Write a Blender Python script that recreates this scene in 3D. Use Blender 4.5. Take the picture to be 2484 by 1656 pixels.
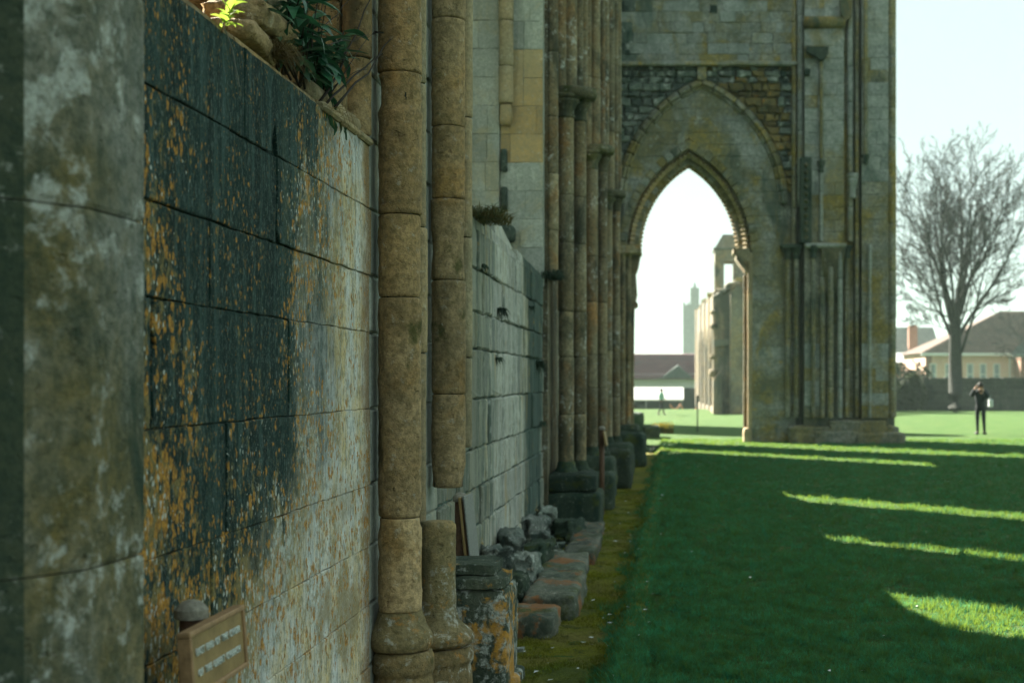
import bpy, math, random
import numpy as np
from mathutils import Vector, Matrix, noise

for o in list(bpy.data.objects):
    bpy.data.objects.remove(o)
S = bpy.context.scene
R = math.radians
EYE = 1.75

# ------------------------------------------------------------------ camera, sky, sun, exposure
cam = bpy.data.cameras.new('camera'); camo = bpy.data.objects.new('camera', cam)
S.collection.objects.link(camo); S.camera = camo
camo.location = (0, 0, EYE); camo.rotation_euler = (R(90), 0, 0)
cam.sensor_width = 36; cam.lens = 50
cam.shift_x = -0.1586; cam.shift_y = 0.0378
cam.clip_start = .05; cam.clip_end = 4000
cam.dof.use_dof = True; cam.dof.focus_distance = 7.0; cam.dof.aperture_fstop = 3.0

SUN = Vector((1, -1.1, -.905)).normalized()
W = bpy.data.worlds.new('World'); S.world = W; W.use_nodes = True
wt = W.node_tree; bg = wt.nodes['Background']
sky = wt.nodes.new('ShaderNodeTexSky'); sky.sky_type = 'NISHITA'; sky.sun_disc = False
sky.sun_elevation = math.asin(-SUN.z); sky.sun_rotation = math.atan2(-SUN.x, -SUN.y)
sky.altitude = 0; sky.air_density = 1.0; sky.dust_density = 1.2; sky.ozone_density = 1.0
tint = wt.nodes.new('ShaderNodeMix'); tint.data_type = 'RGBA'; tint.blend_type = 'MULTIPLY'
tint.inputs[0].default_value = 1; tint.inputs[7].default_value = (1.13, 1.0, .84, 1)
wt.links.new(sky.outputs[0], tint.inputs[6]); 
veil = wt.nodes.new('ShaderNodeMix'); veil.data_type = 'RGBA'          # thin even veil of high cloud over the clear sky
veil.inputs[0].default_value = .97; veil.inputs[7].default_value = (1.09, 1.40, 1.36, 1)
wt.links.new(tint.outputs[2], veil.inputs[6]); wt.links.new(veil.outputs[2], bg.inputs[0])
bg.inputs[1].default_value = .085
sl = bpy.data.lights.new('sun', 'SUN'); sl.energy = 5; sl.angle = R(.5); sl.color = (1, .93, .8)
so = bpy.data.objects.new('sun', sl); S.collection.objects.link(so)
so.rotation_euler = SUN.to_track_quat('-Z', 'Y').to_euler()
vs = S.view_settings
vs.view_transform = 'Standard'; vs.look = 'None'; vs.gamma = 1; vs.use_curve_mapping = False
vs.exposure = 2.98
S.cycles.use_denoising = True
S.cycles.max_bounces = 8; S.cycles.volume_bounces = 1
S.cycles.sample_clamp_indirect = 6

# ------------------------------------------------------------------ small helpers
ORG = {}
def link(o, par=None):
    S.collection.objects.link(o)
    if par is not None:
        o.parent = par
    return o
def thing(name, label, cat, loc=(0, 0, 0), group=None):
    o = link(bpy.data.objects.new(name, None))
    o.location = loc; o.empty_display_size = .1
    o['label'] = label; o['category'] = cat
    if group: o['group'] = group
    ORG[o.name] = Vector(loc)
    return o
def tag(o, label=None, cat=None, group=None, kind=None):
    for k, v in (('label', label), ('category', cat), ('group', group), ('kind', kind)):
        if v: o[k] = v
    return o
def mk(name, vs_, fs, mat, par=None, smooth=False, org=None):
    """link a mesh given in world coordinates (stored relative to its thing)"""
    g = Vector((0, 0, 0))
    if par is not None: g = ORG.get(par.name, g)
    elif org is not None: g = Vector(org)
    me = bpy.data.meshes.new(name)
    me.from_pydata([(v[0]-g[0], v[1]-g[1], v[2]-g[2]) for v in vs_], [], fs)
    if mat is not None: me.materials.append(mat)
    if smooth: me.polygons.foreach_set('use_smooth', [True]*len(me.polygons))
    o = bpy.data.objects.new(name, me); link(o, par)
    if par is None: o.location = g
    ORG[o.name] = g
    return o
class MB:
    def __init__(s): s.v = []; s.f = []
    def add(s, v, f):
        n = len(s.v); s.v += [tuple(p) for p in v]; s.f += [tuple(i+n for i in q) for q in f]; return s
    def box(s, a, b):
        x0, y0, z0 = a; x1, y1, z1 = b
        return s.add([(x0,y0,z0),(x1,y0,z0),(x1,y1,z0),(x0,y1,z0),(x0,y0,z1),(x1,y0,z1),(x1,y1,z1),(x0,y1,z1)],
              [(0,3,2,1),(4,5,6,7),(0,1,5,4),(1,2,6,5),(2,3,7,6),(3,0,4,7)])
    def bbox(s, a, b, c):
        """box with chamfered edges"""
        x0, y0, z0 = a; x1, y1, z1 = b
        v = []; f = []
        for (i, z) in ((c, z0), (0, z0+c), (0, z1-c), (c, z1)):
            k = c
            v += [(x0+i+k,y0+i,z),(x1-i-k,y0+i,z),(x1-i,y0+i+k,z),(x1-i,y1-i-k,z),(x1-i-k,y1-i,z),(x0+i+k,y1-i,z),(x0+i,y1-i-k,z),(x0+i,y0+i+k,z)]
        for r in range(3):
            for q in range(8):
                f.append((r*8+q, r*8+(q+1) % 8, r*8+8+(q+1) % 8, r*8+8+q))
        f.append(tuple(range(7, -1, -1))); f.append(tuple(range(24, 32)))
        return s.add(v, f)
    def prism(s, poly, ax, a, b):
        """extrude a 2D polygon along an axis: 'x' poly=(y,z), 'y' poly=(x,z), 'z' poly=(x,y)"""
        P = {'x': lambda p, t: (t, p[0], p[1]), 'y': lambda p, t: (p[0], t, p[1]), 'z': lambda p, t: (p[0], p[1], t)}[ax]
        n = len(poly)
        return s.add([P(p, a) for p in poly]+[P(p, b) for p in poly],
              [tuple(range(n-1, -1, -1)), tuple(range(n, 2*n))]+[(i, (i+1) % n, n+(i+1) % n, n+i) for i in range(n)])
    def tube(s, pts, rad, n=6, cap=True):
        pts = [Vector(p) for p in pts]; base = len(s.v); v = []; f = []
        up = Vector((0, 0, 1))
        for i, p in enumerate(pts):
            d = (pts[min(i+1, len(pts)-1)]-pts[max(i-1, 0)]).normalized()
            a = d.cross(up)
            if a.length < 1e-3: a = d.cross(Vector((1, 0, 0)))
            a.normalize(); b = d.cross(a)
            r = rad[i] if hasattr(rad, '__len__') else rad
            for k in range(n):
                t = 2*math.pi*k/n
                v.append(p+a*(r*math.cos(t))+b*(r*math.sin(t)))
        for i in range(len(pts)-1):
            for k in range(n):
                f.append((i*n+k, i*n+(k+1) % n, (i+1)*n+(k+1) % n, (i+1)*n+k))
        if cap:
            f.append(tuple(range(n-1, -1, -1))); m = (len(pts)-1)*n; f.append(tuple(range(m, m+n)))
        return s.add(v, f)
    def lathe(s, prof, c, n=24, disp=0, ds=8, a0=0, a1=2*math.pi, seed=0, scars=()):
        v = []; f = []; full = abs(a1-a0-2*math.pi) < 1e-6
        m = n if full else n+1
        for (r, z) in prof:
            for k in range(m):
                t = a0+(a1-a0)*k/n
                rr = r
                if disp and r > 1e-4:
                    p = Vector((c[0]+r*math.cos(t)+seed, c[1]+r*math.sin(t), z))
                    rr += disp*(noise.noise(p*ds)+.6*noise.noise(p*ds*2.7))
                for (sz, sh, sd) in scars:                     # broken-away patches
                    w_ = 1-abs(z-sz-.035*noise.noise(Vector((t*1.5, sz, 0))))/sh
                    if w_ > 0: rr -= sd*min(1, w_*3)*max(0, .55+noise.noise(Vector((math.cos(t)*1.3+sz, math.sin(t)*1.3, z*6)))+.3*noise.noise(Vector((math.cos(t)*5, math.sin(t)*5, z*22))))
                v.append((c[0]+rr*math.cos(t), c[1]+rr*math.sin(t), c[2]+z))
        for i in range(len(prof)-1):
            for k in range(m if full else n):
                k2 = (k+1) % m
                f.append((i*m+k, i*m+k2, (i+1)*m+k2, (i+1)*m+k))
        f.append(tuple(range(m-1, -1, -1))); q = (len(prof)-1)*m; f.append(tuple(range(q, q+m)))
        return s.add(v, f)
    def make(s, name, mat, par=None, smooth=False, org=None):
        return mk(name, s.v, s.f, mat, par, smooth, org)
def smooth_by_angle(o, deg=35):
    me = o.data
    me.polygons.foreach_set('use_smooth', [True]*len(me.polygons))
    me.set_sharp_from_angle(angle=R(deg))
    return o
def dup(root, loc):
    r = root.copy(); S.collection.objects.link(r); r.location = loc; ORG[r.name] = Vector(loc)
    for ch in root.children:
        c = ch.copy(); S.collection.objects.link(c); c.parent = r
        for g in ch.children:
            d = g.copy(); S.collection.objects.link(d); d.parent = c
    return r

# ------------------------------------------------------------------ materials
class G:
    def __init__(s, name):
        s.m = bpy.data.materials.new(name); s.m.use_nodes = True; s.t = s.m.node_tree
        s.b = s.t.nodes['Principled BSDF']; s.out = s.t.nodes['Material Output']
        s.b.inputs['Roughness'].default_value = .92
        s.b.inputs['Specular IOR Level'].default_value = .2
        s._p = None
    def put(s, sock, v):
        if isinstance(v, bpy.types.NodeSocket): s.t.links.new(v, sock)
        elif isinstance(v, (tuple, list)) and len(v) == 3 and sock.type == 'RGBA': sock.default_value = (*v, 1)
        else: sock.default_value = v
    def P(s, sc=None):
        if s._p is None: s._p = s.t.nodes.new('ShaderNodeNewGeometry').outputs['Position']
        if sc is None: return s._p
        n = s.t.nodes.new('ShaderNodeVectorMath'); n.operation = 'MULTIPLY'
        s.put(n.inputs[0], s._p); n.inputs[1].default_value = sc
        return n.outputs[0]
    def xyz(s):
        n = s.t.nodes.new('ShaderNodeSeparateXYZ'); s.put(n.inputs[0], s.P()); return n.outputs
    def m_(s, op, a, b=0, c=None, clamp=False):
        n = s.t.nodes.new('ShaderNodeMath'); n.operation = op; n.use_clamp = clamp
        s.put(n.inputs[0], a); s.put(n.inputs[1], b)
        if c is not None: s.put(n.inputs[2], c)
        return n.outputs[0]
    def noise(s, vec, scale, det=4, rough=.6, dist=0):
        n = s.t.nodes.new('ShaderNodeTexNoise')
        s.put(n.inputs['Vector'], vec); s.put(n.inputs['Scale'], scale); n.inputs['Detail'].default_value = det
        n.inputs['Roughness'].default_value = rough; n.inputs['Distortion'].default_value = dist
        return n.outputs['Fac']
    def vor(s, vec, scale):
        n = s.t.nodes.new('ShaderNodeTexVoronoi'); s.put(n.inputs['Vector'], vec); n.inputs['Scale'].default_value = scale
        q = s.t.nodes.new('ShaderNodeSeparateColor'); s.put(q.inputs[0], n.outputs['Color'])
        return n.outputs['Distance'], q.outputs
    def ss(s, x, a, b, lo=0., hi=1.):
        n = s.t.nodes.new('ShaderNodeMapRange'); n.interpolation_type = 'SMOOTHSTEP' if a < b else 'SMOOTHSTEP'
        s.put(n.inputs[0], x)
        if a > b: a, b, lo, hi = b, a, hi, lo
        n.inputs[1].default_value = a; n.inputs[2].default_value = b; n.inputs[3].default_value = lo; n.inputs[4].default_value = hi
        return n.outputs[0]
    def mix(s, f, a, b, bl='MIX'):
        n = s.t.nodes.new('ShaderNodeMix'); n.data_type = 'RGBA'; n.blend_type = bl
        s.put(n.inputs[0], f); s.put(n.inputs[6], a); s.put(n.inputs[7], b)
        return n.outputs[2]
    def rnd(s):
        return s.t.nodes.new('ShaderNodeObjectInfo').outputs['Random']
    def warp(s, vec, scale, amt):
        n = s.t.nodes.new('ShaderNodeTexNoise'); s.put(n.inputs['Vector'], vec); n.inputs['Scale'].default_value = scale; n.inputs['Detail'].default_value = 3
        a = s.t.nodes.new('ShaderNodeVectorMath'); a.operation = 'MULTIPLY_ADD'
        s.put(a.inputs[0], n.outputs['Color']); a.inputs[1].default_value = (amt,)*3; s.put(a.inputs[2], vec)
        return a.outputs[0]
    def spots(s, vec, scale, size, gate=None, wob=.25):
        """lichen colonies of random size with ragged edges; gate raises or lowers how many there are"""
        v = s.warp(vec, scale*1.6, wob/scale*1.4)
        d, c = s.vor(v, scale)
        r = s.m_('MULTIPLY', s.m_('POWER', c[0], 2.6), size)
        if gate is not None: r = s.m_('MULTIPLY', r, gate)
        e = s.m_('MULTIPLY', s.m_('SUBTRACT', s.noise(vec, scale*5, 4, .7), .5), .5)
        return s.m_('MULTIPLY', s.m_('ADD', s.m_('SUBTRACT', r, d), s.m_('MULTIPLY', e, s.m_('ADD', r, .12))), 7., clamp=True)
    def patches(s, vec, scale, cover, gate=None, lo=.25):
        """crusty irregular patches: thresholded rough noise"""
        n = s.noise(vec, scale, 7, .72, .3)
        t = s.m_('SUBTRACT', .70, s.m_('MULTIPLY', cover if gate is None else s.m_('MULTIPLY', gate, cover), .19))
        k = s.m_('MULTIPLY', s.m_('SUBTRACT', n, t), 11., clamp=True)
        return s.m_('MULTIPLY', k, s.ss(s.noise(vec, scale*4.3, 5, .75), .40, .60, lo, 1.))
    def bump(s, h, strength=.5, dist=.02):
        n = s.t.nodes.new('ShaderNodeBump'); n.inputs['Strength'].default_value = strength; n.inputs['Distance'].default_value = dist
        s.put(n.inputs['Height'], h); s.t.links.new(n.outputs[0], s.b.inputs['Normal'])
    def done(s, col, rough=None):
        s.put(s.b.inputs['Base Color'], col)
        if rough is not None: s.put(s.b.inputs['Roughness'], rough)
        return s.m
    def translucent(s, col, f=.35):
        t = s.t.nodes.new('ShaderNodeBsdfTranslucent'); s.put(t.inputs[0], col)
        m = s.t.nodes.new('ShaderNodeMixShader'); m.inputs[0].default_value = f
        s.t.links.new(s.b.outputs[0], m.inputs[1]); s.t.links.new(t.outputs[0], m.inputs[2]); s.t.links.new(m.outputs[0], s.out.inputs[0])

def flat(name, col, rough=.7, var=.12, sc=20, bump=0, metal=0):
    g = G(name)
    n = g.noise(g.P(), sc, 5)
    c = g.mix(n, tuple(x*(1-var*2) for x in col), tuple(x*(1+var*2) for x in col))
    if bump: g.bump(g.noise(g.P(), sc*3, 5), bump, .01)
    g.b.inputs['Metallic'].default_value = metal
    return g.done(c, rough)

def stone_mat(name, base, alt, dark=(.03, .05, .045), dk=.5, dsc=1.1, streak=.35, orange=0., white=0., moss=0., osc=9, wsc=14,
              rvar=.25, bump=.6, third=None, tsc=1.7, trange=(.52, .66), ocol=(.36, .15, .02), wcol=(.5, .52, .48), fine=1., base_dark=0.):
    g = G(name); p = g.P()
    c = g.mix(g.ss(g.noise(p, .9, 5, .65, .4), .38, .62), base, alt)
    if third: c = g.mix(g.ss(g.noise(g.P((1, 1, .7)), tsc*fine, 5, .6, .6), *trange), c, third)
    c = g.mix(g.ss(g.noise(p, 5*fine, 6, .7), .40, .70), g.mix(.35, c, dark), c)
    c = g.mix(g.ss(g.noise(p, 30*fine, 6, .78), .36, .62), g.mix(.62, c, dark), c)
    c = g.mix(g.m_('MULTIPLY', g.ss(g.noise(p, 19*fine, 6, .75), .56, .70), .35), c, (.6, .6, .55))
    # run-off and soot in vertical streaks
    d = g.noise(g.P((1, 1, streak)), dsc*2.2, 6, .68, .5)
    c = g.mix(g.m_('MULTIPLY', g.ss(d, .62-dk*.3, .8-dk*.3), .9), c, dark)
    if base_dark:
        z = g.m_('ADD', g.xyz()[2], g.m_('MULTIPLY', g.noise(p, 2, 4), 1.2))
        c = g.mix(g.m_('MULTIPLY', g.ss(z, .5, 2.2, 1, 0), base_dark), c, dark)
    if moss:
        c = g.mix(g.m_('MULTIPLY', g.ss(g.noise(p, 3.3, 5, .7), .60-moss*.25, .72-moss*.2), .8), c, (.05, .062, .012))
    if rvar:
        r = g.rnd()
        c = g.mix(1, c, g.mix(r, (1-rvar,)*3, (1+rvar, 1+rvar*.9, 1+rvar*.7)), 'MULTIPLY')
    gate = g.ss(g.noise(p, 1.6, 4), .35, .65, .35, 1.15)
    if white:
        c = g.mix(g.m_('MULTIPLY', g.patches(p, wsc, white*1.1, gate, .45), .85), c, wcol)
    if orange:
        gate2 = g.ss(g.noise(p, 2.3, 4), .4, .65, .15, 1.2)
        oc = g.mix(g.noise(p, 40, 3), ocol, (ocol[0]*1.5, ocol[1]*1.7, ocol[2]*2.5))
        c = g.mix(g.m_('MULTIPLY', g.patches(p, osc, orange*1.15, gate2, .75), .9), c, oc)
    h = g.m_('ADD', g.m_('MULTIPLY', g.noise(p, 9*fine, 5, .6), .7), g.m_('MULTIPLY', g.noise(p, 70*fine, 5, .7), .45))
    h = g.m_('SUBTRACT', h, g.m_('MULTIPLY', g.ss(g.noise(p, 22*fine, 4, .6, .3), .60, .70), .3))
    g.bump(h, bump, .025)
    return g.done(c)

M = {}
DK = (.012, .034, .027)
def wall_one_mat():
    g = G('lichen_wall'); p = g.P(); X, Y, Z = g.xyz()
    fz = g.m_('MAXIMUM', g.m_('SUBTRACT', 1.45, Z), 0)
    yb = g.m_('ADD', g.m_('SUBTRACT', 6.50, g.m_('MULTIPLY', fz, 1.7)), g.m_('MULTIPLY', g.m_('MAXIMUM', g.m_('SUBTRACT', Z, 2.35), 0), .65))
    n1 = g.m_('ADD', g.m_('MULTIPLY', g.noise(g.P((1, 1, .22)), 3.2, 7, .7, .3), .7), g.m_('MULTIPLY', g.noise(p, 4.5, 6, .7), .3))
    dd = g.m_('ADD', g.m_('SUBTRACT', yb, Y), g.m_('MULTIPLY', g.m_('SUBTRACT', n1, .5), 3.0))
    D = g.ss(dd, -.65, .65)
    streak = g.noise(g.P((1, 1, .07)), 13, 6, .65)
    broad = g.noise(g.P((1, 1, .12)), 3.2, 5, .6)
    fine = g.noise(g.P((1, 1, .45)), 48, 7, .8)
    crust = g.noise(g.P((1, 1, .6)), 20, 7, .75)
    # dark biofilm with grey run-off streaks
    dk = g.mix(g.ss(broad, .40, .66), (.003, .017, .014), (.009, .033, .028))
    dk = g.mix(g.m_('MULTIPLY', g.ss(streak, .47, .68), .75), dk, (.040, .082, .074))
    dk = g.mix(g.m_('MULTIPLY', g.ss(fine, .50, .64), .7), dk, (.10, .145, .135))
    dk = g.mix(g.m_('MULTIPLY', g.ss(broad, .58, .74), .55), dk, (.07, .065, .025))
    # pale limestone, crusted
    pl = g.mix(g.ss(g.noise(g.P((1, 1, .5)), 4, 6, .7), .40, .62), (.68, .69, .66), (.66, .52, .28))
    pl = g.mix(g.m_('MULTIPLY', g.ss(crust, .47, .60), .6), pl, (.10, .135, .115))
    pl = g.mix(g.m_('MULTIPLY', g.ss(fine, .52, .66), .8), pl, (.72, .74, .71))
    pl = g.mix(g.m_('MULTIPLY', g.ss(streak, .54, .68), .55), pl, (.10, .125, .11))
    c = g.mix(D, pl, dk)
    c = g.mix(g.m_('MULTIPLY', g.ss(g.m_('ADD', Y, g.m_('MULTIPLY', g.noise(p, 6, 5), .5)), 7.46, 7.70), .85), c, (.24, .15, .065))
    c = g.mix(g.m_('MULTIPLY', g.ss(g.noise(p, .9, 3), .60, .66), g.ss(Z, 1.5, .9, 0, .8)), c, (.30, .24, .13))
    f2 = g.noise(g.P((1, 1, .6)), 95, 5, .8); f3 = g.noise(g.P((1.1, .9, .5)), 70, 6, .8)
    patch = g.ss(g.noise(g.P((1, 1, .4)), 4.5, 5, .7), .40, .62)
    c = g.mix(g.m_('MULTIPLY', g.ss(f2, .56, .66), g.m_('ADD', .25, g.m_('MULTIPLY', patch, .6))), c, g.mix(D, (.66, .68, .65), (.17, .22, .205)))
    c = g.mix(g.m_('MULTIPLY', g.ss(f3, .57, .66), g.m_('ADD', .10, g.m_('MULTIPLY', g.m_('SUBTRACT', 1, patch), .75))), c, (.26, .17, .05))
    c = g.mix(g.m_('MULTIPLY', g.ss(f2, .43, .34), .6), c, (.008, .024, .019))
    near = g.m_('MULTIPLY', g.ss(Y, 5.15, 4.2), g.ss(Z, 2.9, 2.1, .25, 1.)); low = g.ss(Z, 2.2, .6)
    edge = g.ss(g.m_('ABSOLUTE', dd), 1.1, .1)
    gate = g.m_('ADD', .40, g.m_('ADD', g.m_('MULTIPLY', near, .5), g.m_('ADD', g.m_('MULTIPLY', low, .38), g.m_('MULTIPLY', edge, .42))))
    gate = g.m_('MULTIPLY', gate, g.ss(g.noise(p, 2.4, 5), .3, .66, .30, 1.25))
    ocol = g.mix(g.ss(g.noise(p, 60, 5, .7), .35, .65), (.17, .085, .02), (.60, .30, .05))
    c = g.mix(g.m_('MULTIPLY', g.patches(g.P((1, 1, .8)), 19, 1.25, gate, .5), .8), c, g.mix(g.noise(p, 45, 4), (.17, .14, .05), (.42, .30, .10)))
    c = g.mix(g.m_('MULTIPLY', g.spots(g.P((1, 1, .75)), 21, .74, gate, .6), .92), c, ocol)
    c = g.mix(g.m_('MULTIPLY', g.spots(g.P((1.03, 1.02, .7)), 44, .84, gate, .7), .9), c, ocol)
    c = g.mix(g.m_('MULTIPLY', g.patches(g.P((.97, 1.05, .7)), 34, 1.1, g.m_('MULTIPLY', gate, g.ss(Y, 4.9, 5.9, .55, 1.))), .85), c, (.50, .54, .51))
    c = g.mix(g.m_('MULTIPLY', g.spots(g.P((1, .98, .8)), 38, .55, gate, .7), .9), c, (.50, .53, .48))
    c = g.mix(g.spots(g.P((1.1, .95, 1)), 13, .22, None, .6), c, (.008, .014, .011))
    h = g.m_('ADD', g.m_('MULTIPLY', g.noise(p, 8, 5, .6), .8), g.m_('MULTIPLY', fine, .6))
    g.bump(h, .8, .03)
    return g.done(c)
def wall_two_mat():
    g = G('streaked_wall'); p = g.P(); X, Y, Z = g.xyz()
    n1 = g.noise(g.P((1, 1, .15)), 1.7, 6, .65, .3); nn = g.m_('MULTIPLY', g.m_('SUBTRACT', n1, .5), 2.6)
    streak = g.noise(g.P((1, 1, .06)), 5, 7, .7)
    fine = g.noise(g.P((1, 1, .4)), 22, 7, .78)
    c = g.mix(g.ss(g.noise(g.P((1, 1, .4)), 2.2, 6, .7), .4, .62), (.46, .44, .37), (.33, .29, .18))
    c = g.mix(g.m_('MULTIPLY', g.ss(streak, .45, .58), .9), c, (.075, .11, .098))
    c = g.mix(g.m_('MULTIPLY', g.ss(fine, .45, .60), .75), c, (.06, .085, .072))
    c = g.mix(g.m_('MULTIPLY', g.ss(fine, .56, .68), .7), c, (.68, .69, .66))
    far = g.ss(g.m_('ADD', Y, nn), 14.9, 15.5); up = g.ss(g.m_('ADD', Z, g.m_('MULTIPLY', nn, .3)), .4, 1.0)
    dk = g.mix(g.ss(streak, .45, .65), (.020, .045, .038), (.075, .105, .095))
    mid = g.m_('MULTIPLY', g.ss(g.m_('ADD', Y, nn), 12.3, 13.0), g.ss(g.m_('ADD', Y, nn), 15.2, 14.7))
    c = g.mix(g.m_('MULTIPLY', mid, .6), c, g.mix(g.ss(fine, .40, .60), (.22, .225, .20), (.60, .60, .55)))
    c = g.mix(g.m_('MULTIPLY', far, g.ss(g.m_('ADD', Y, nn), 17.2, 16.9, 0, .92)), c, dk)
    c = g.mix(g.m_('MULTIPLY', g.ss(g.m_('ADD', Y, nn), 12.3, 11.7), .55), c, g.mix(g.ss(fine, .4, .62), (.05, .08, .065), (.22, .22, .17)))
    c = g.mix(g.m_('MULTIPLY', g.ss(g.noise(g.P((1, 1, .3)), 3, 5), .60, .68), .6), c, (.34, .24, .09))
    r = g.rnd(); c = g.mix(1, c, g.mix(r, (.84,)*3, (1.14, 1.13, 1.1)), 'MULTIPLY')
    gate = g.ss(g.noise(p, 1.6, 4), .35, .65, .3, 1.1)
    c = g.mix(g.m_('MULTIPLY', g.patches(g.P((1, 1, .7)), 9, .55, gate), .8), c, (.36, .22, .05))
    g.bump(g.m_('ADD', g.m_('MULTIPLY', g.noise(p, 6, 5, .6), .8), g.m_('MULTIPLY', fine, .5)), .8, .03)
    return g.done(c)
M['wall2'] = wall_two_mat()
M['wall1'] = wall_one_mat()
M['brown'] = stone_mat('brown_stone', (.45, .30, .14), (.53, .385, .215), (.085, .070, .036), dk=.36, moss=.10, white=.3, rvar=.3, third=(.46, .28, .11), wsc=22, bump=1.2, tsc=2.6, fine=.8)
M['brownpale'] = stone_mat('pale_brown_stone', (.42, .31, .17), (.36, .31, .20), (.15, .13, .08), dk=.35, rvar=.15, white=.2, bump=.8)
M['basemoss'] = stone_mat('lichened_base', (.38, .25, .11), (.31, .24, .12), (.08, .075, .04), dk=.36, white=.9, orange=.6, osc=9, wsc=15, moss=.06, rvar=.12, bump=1.0)
M['plinth'] = stone_mat('orange_lichen_plinth', (.07, .09, .06), (.13, .14, .10), (.02, .035, .025), dk=.55, white=1.0, orange=1.25, osc=7, wsc=16, rvar=.1, bump=.9, ocol=(.42, .19, .02))
M['nearpier'] = stone_mat('near_pier_stone', (.20, .15, .048), (.30, .30, .265), (.022, .045, .03), dk=.40, dsc=1.2, white=1.0, wsc=9, rvar=.06, third=(.25, .20, .10), bump=1, fine=.9)
M['piershade'] = stone_mat('pier_shade_stone', (.055, .07, .042), (.09, .095, .06), (.016, .035, .026), dk=.4, white=.4, wsc=9, rvar=.05)  # darker stone for the near pier, shade put into its colour
M['bay2'] = stone_mat('grey_green_wall', (.34, .36, .32), (.22, .25, .225), (.04, .075, .065), dk=.52, dsc=1.4, streak=.10, orange=.55, white=.5, osc=12, wsc=20, rvar=.22, third=(.40, .34, .21))
M['bay2dark'] = stone_mat('dark_wall', (.075, .115, .10), (.05, .085, .075), (.02, .045, .038), dk=.4, streak=.12, white=.35, rvar=.2)
M['jambgrey'] = stone_mat('grey_ashlar', (.42, .44, .40), (.36, .37, .33), (.17, .20, .17), dk=.28, streak=.2, rvar=.16, bump=.3, third=(.42, .37, .25))
M['jambbuff'] = stone_mat('buff_ashlar', (.44, .30, .13), (.40, .32, .18), (.22, .2, .13), dk=.2, rvar=.2, bump=.3)
M['clus'] = stone_mat('cluster_stone', (.26, .20, .11), (.31, .27, .18), (.045, .05, .035), dk=.48, streak=.5, white=.7, wsc=11, rvar=.3, third=(.32, .18, .07), bump=.7)
M['cap'] = stone_mat('capital_stone', (.14, .12, .065), (.2, .18, .11), (.03, .042, .03), dk=.5, white=.5, wsc=12, rvar=.2, moss=.3)
M['darkbase'] = stone_mat('dark_base_stone', (.035, .055, .038), (.06, .075, .05), (.012, .028, .02), dk=.5, white=.4, orange=.2, wsc=9, moss=.3, rvar=.3)
M['rubble'] = stone_mat('rubble_stone', (.20, .23, .205), (.30, .31, .28), (.03, .055, .045), dk=.45, white=.8, orange=.3, wsc=12, rvar=.4)
M['slab'] = stone_mat('kerb_slab', (.13, .145, .11), (.2, .19, .15), (.03, .045, .035), dk=.40, orange=1.1, osc=3.2, white=.35, moss=.35, ocol=(.2, .075, .02), rvar=.2)
M['archgrey'] = stone_mat('arch_ashlar', (.36, .365, .34), (.22, .185, .09), (.06, .085, .072), dk=.34, dsc=.5, orange=.35, osc=2.5, white=.5, wsc=5, third=(.33, .24, .06), tsc=1.9, trange=(.51, .62), rvar=.12, ocol=(.30, .19, .03), bump=1, fine=.45)
M['archdark'] = stone_mat('arch_dark_rubble', (.14, .17, .155), (.24, .26, .24), (.02, .045, .038), dk=.45, white=.9, wsc=6, rvar=.45, bump=1)
M['archrust'] = stone_mat('arch_rusty_rubble', (.17, .125, .04), (.25, .165, .05), (.03, .05, .04), dk=.45, white=.3, orange=.6, osc=5, rvar=.45, bump=1)
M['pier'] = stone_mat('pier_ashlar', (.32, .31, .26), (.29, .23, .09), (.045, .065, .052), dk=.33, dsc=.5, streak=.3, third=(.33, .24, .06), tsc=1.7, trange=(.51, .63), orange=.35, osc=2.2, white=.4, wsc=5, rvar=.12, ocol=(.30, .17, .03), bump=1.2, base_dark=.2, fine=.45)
M['piergrey'] = stone_mat('pier_grey_ashlar', (.38, .39, .37), (.32, .33, .30), (.09, .12, .105), dk=.3, dsc=.5, rvar=.12, bump=.9, third=(.27, .22, .11), fine=.45, white=.3, wsc=5)
M['pierdark'] = stone_mat('pier_dark_stone', (.055, .075, .062), (.10, .12, .09), (.014, .028, .022), dk=.5, rvar=.2)
M['mortar'] = stone_mat('mortar', (.045, .052, .042), (.085, .088, .07), (.012, .022, .017), dk=.5, rvar=0, moss=.3)
M['mortar2'] = stone_mat('far_mortar', (.15, .155, .13), (.17, .15, .09), (.05, .065, .055), dk=.4, rvar=0)
M['ruin'] = stone_mat('far_ruin_stone', (.34, .25, .145), (.22, .20, .16), (.045, .055, .045), dk=.5, dsc=.4, fine=.4, rvar=.2, third=(.34, .25, .12), bump=.5)
M['tower'] = stone_mat('church_tower_stone', (.07, .07, .066), (.085, .083, .078), (.04, .042, .04), dk=.3, dsc=.1, fine=.1, rvar=0, bump=.1)
M['bound'] = stone_mat('boundary_stone', (.05, .055, .043), (.07, .068, .055), (.02, .03, .025), dk=.45, dsc=.5, fine=.5, rvar=.35)
M['brick'] = stone_mat('pink_brick', (.62, .40, .30), (.66, .47, .36), (.42, .28, .22), dk=.2, dsc=.3, fine=.5, rvar=.05, bump=.2)
M['redbrick'] = stone_mat('red_brick', (.24, .12, .075), (.27, .15, .1), (.16, .1, .08), dk=.3, dsc=.3, fine=.5, rvar=.05, bump=.2)
M['rooftile'] = stone_mat('brown_roof', (.12, .075, .06), (.15, .095, .075), (.06, .052, .045), dk=.4, dsc=.3, fine=.4, rvar=.12, bump=.4)
M['roofdark'] = stone_mat('dark_roof', (.05, .07, .065), (.07, .085, .078), (.035, .05, .048), dk=.3, dsc=.3, fine=.4, rvar=.12, bump=.4)
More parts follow.
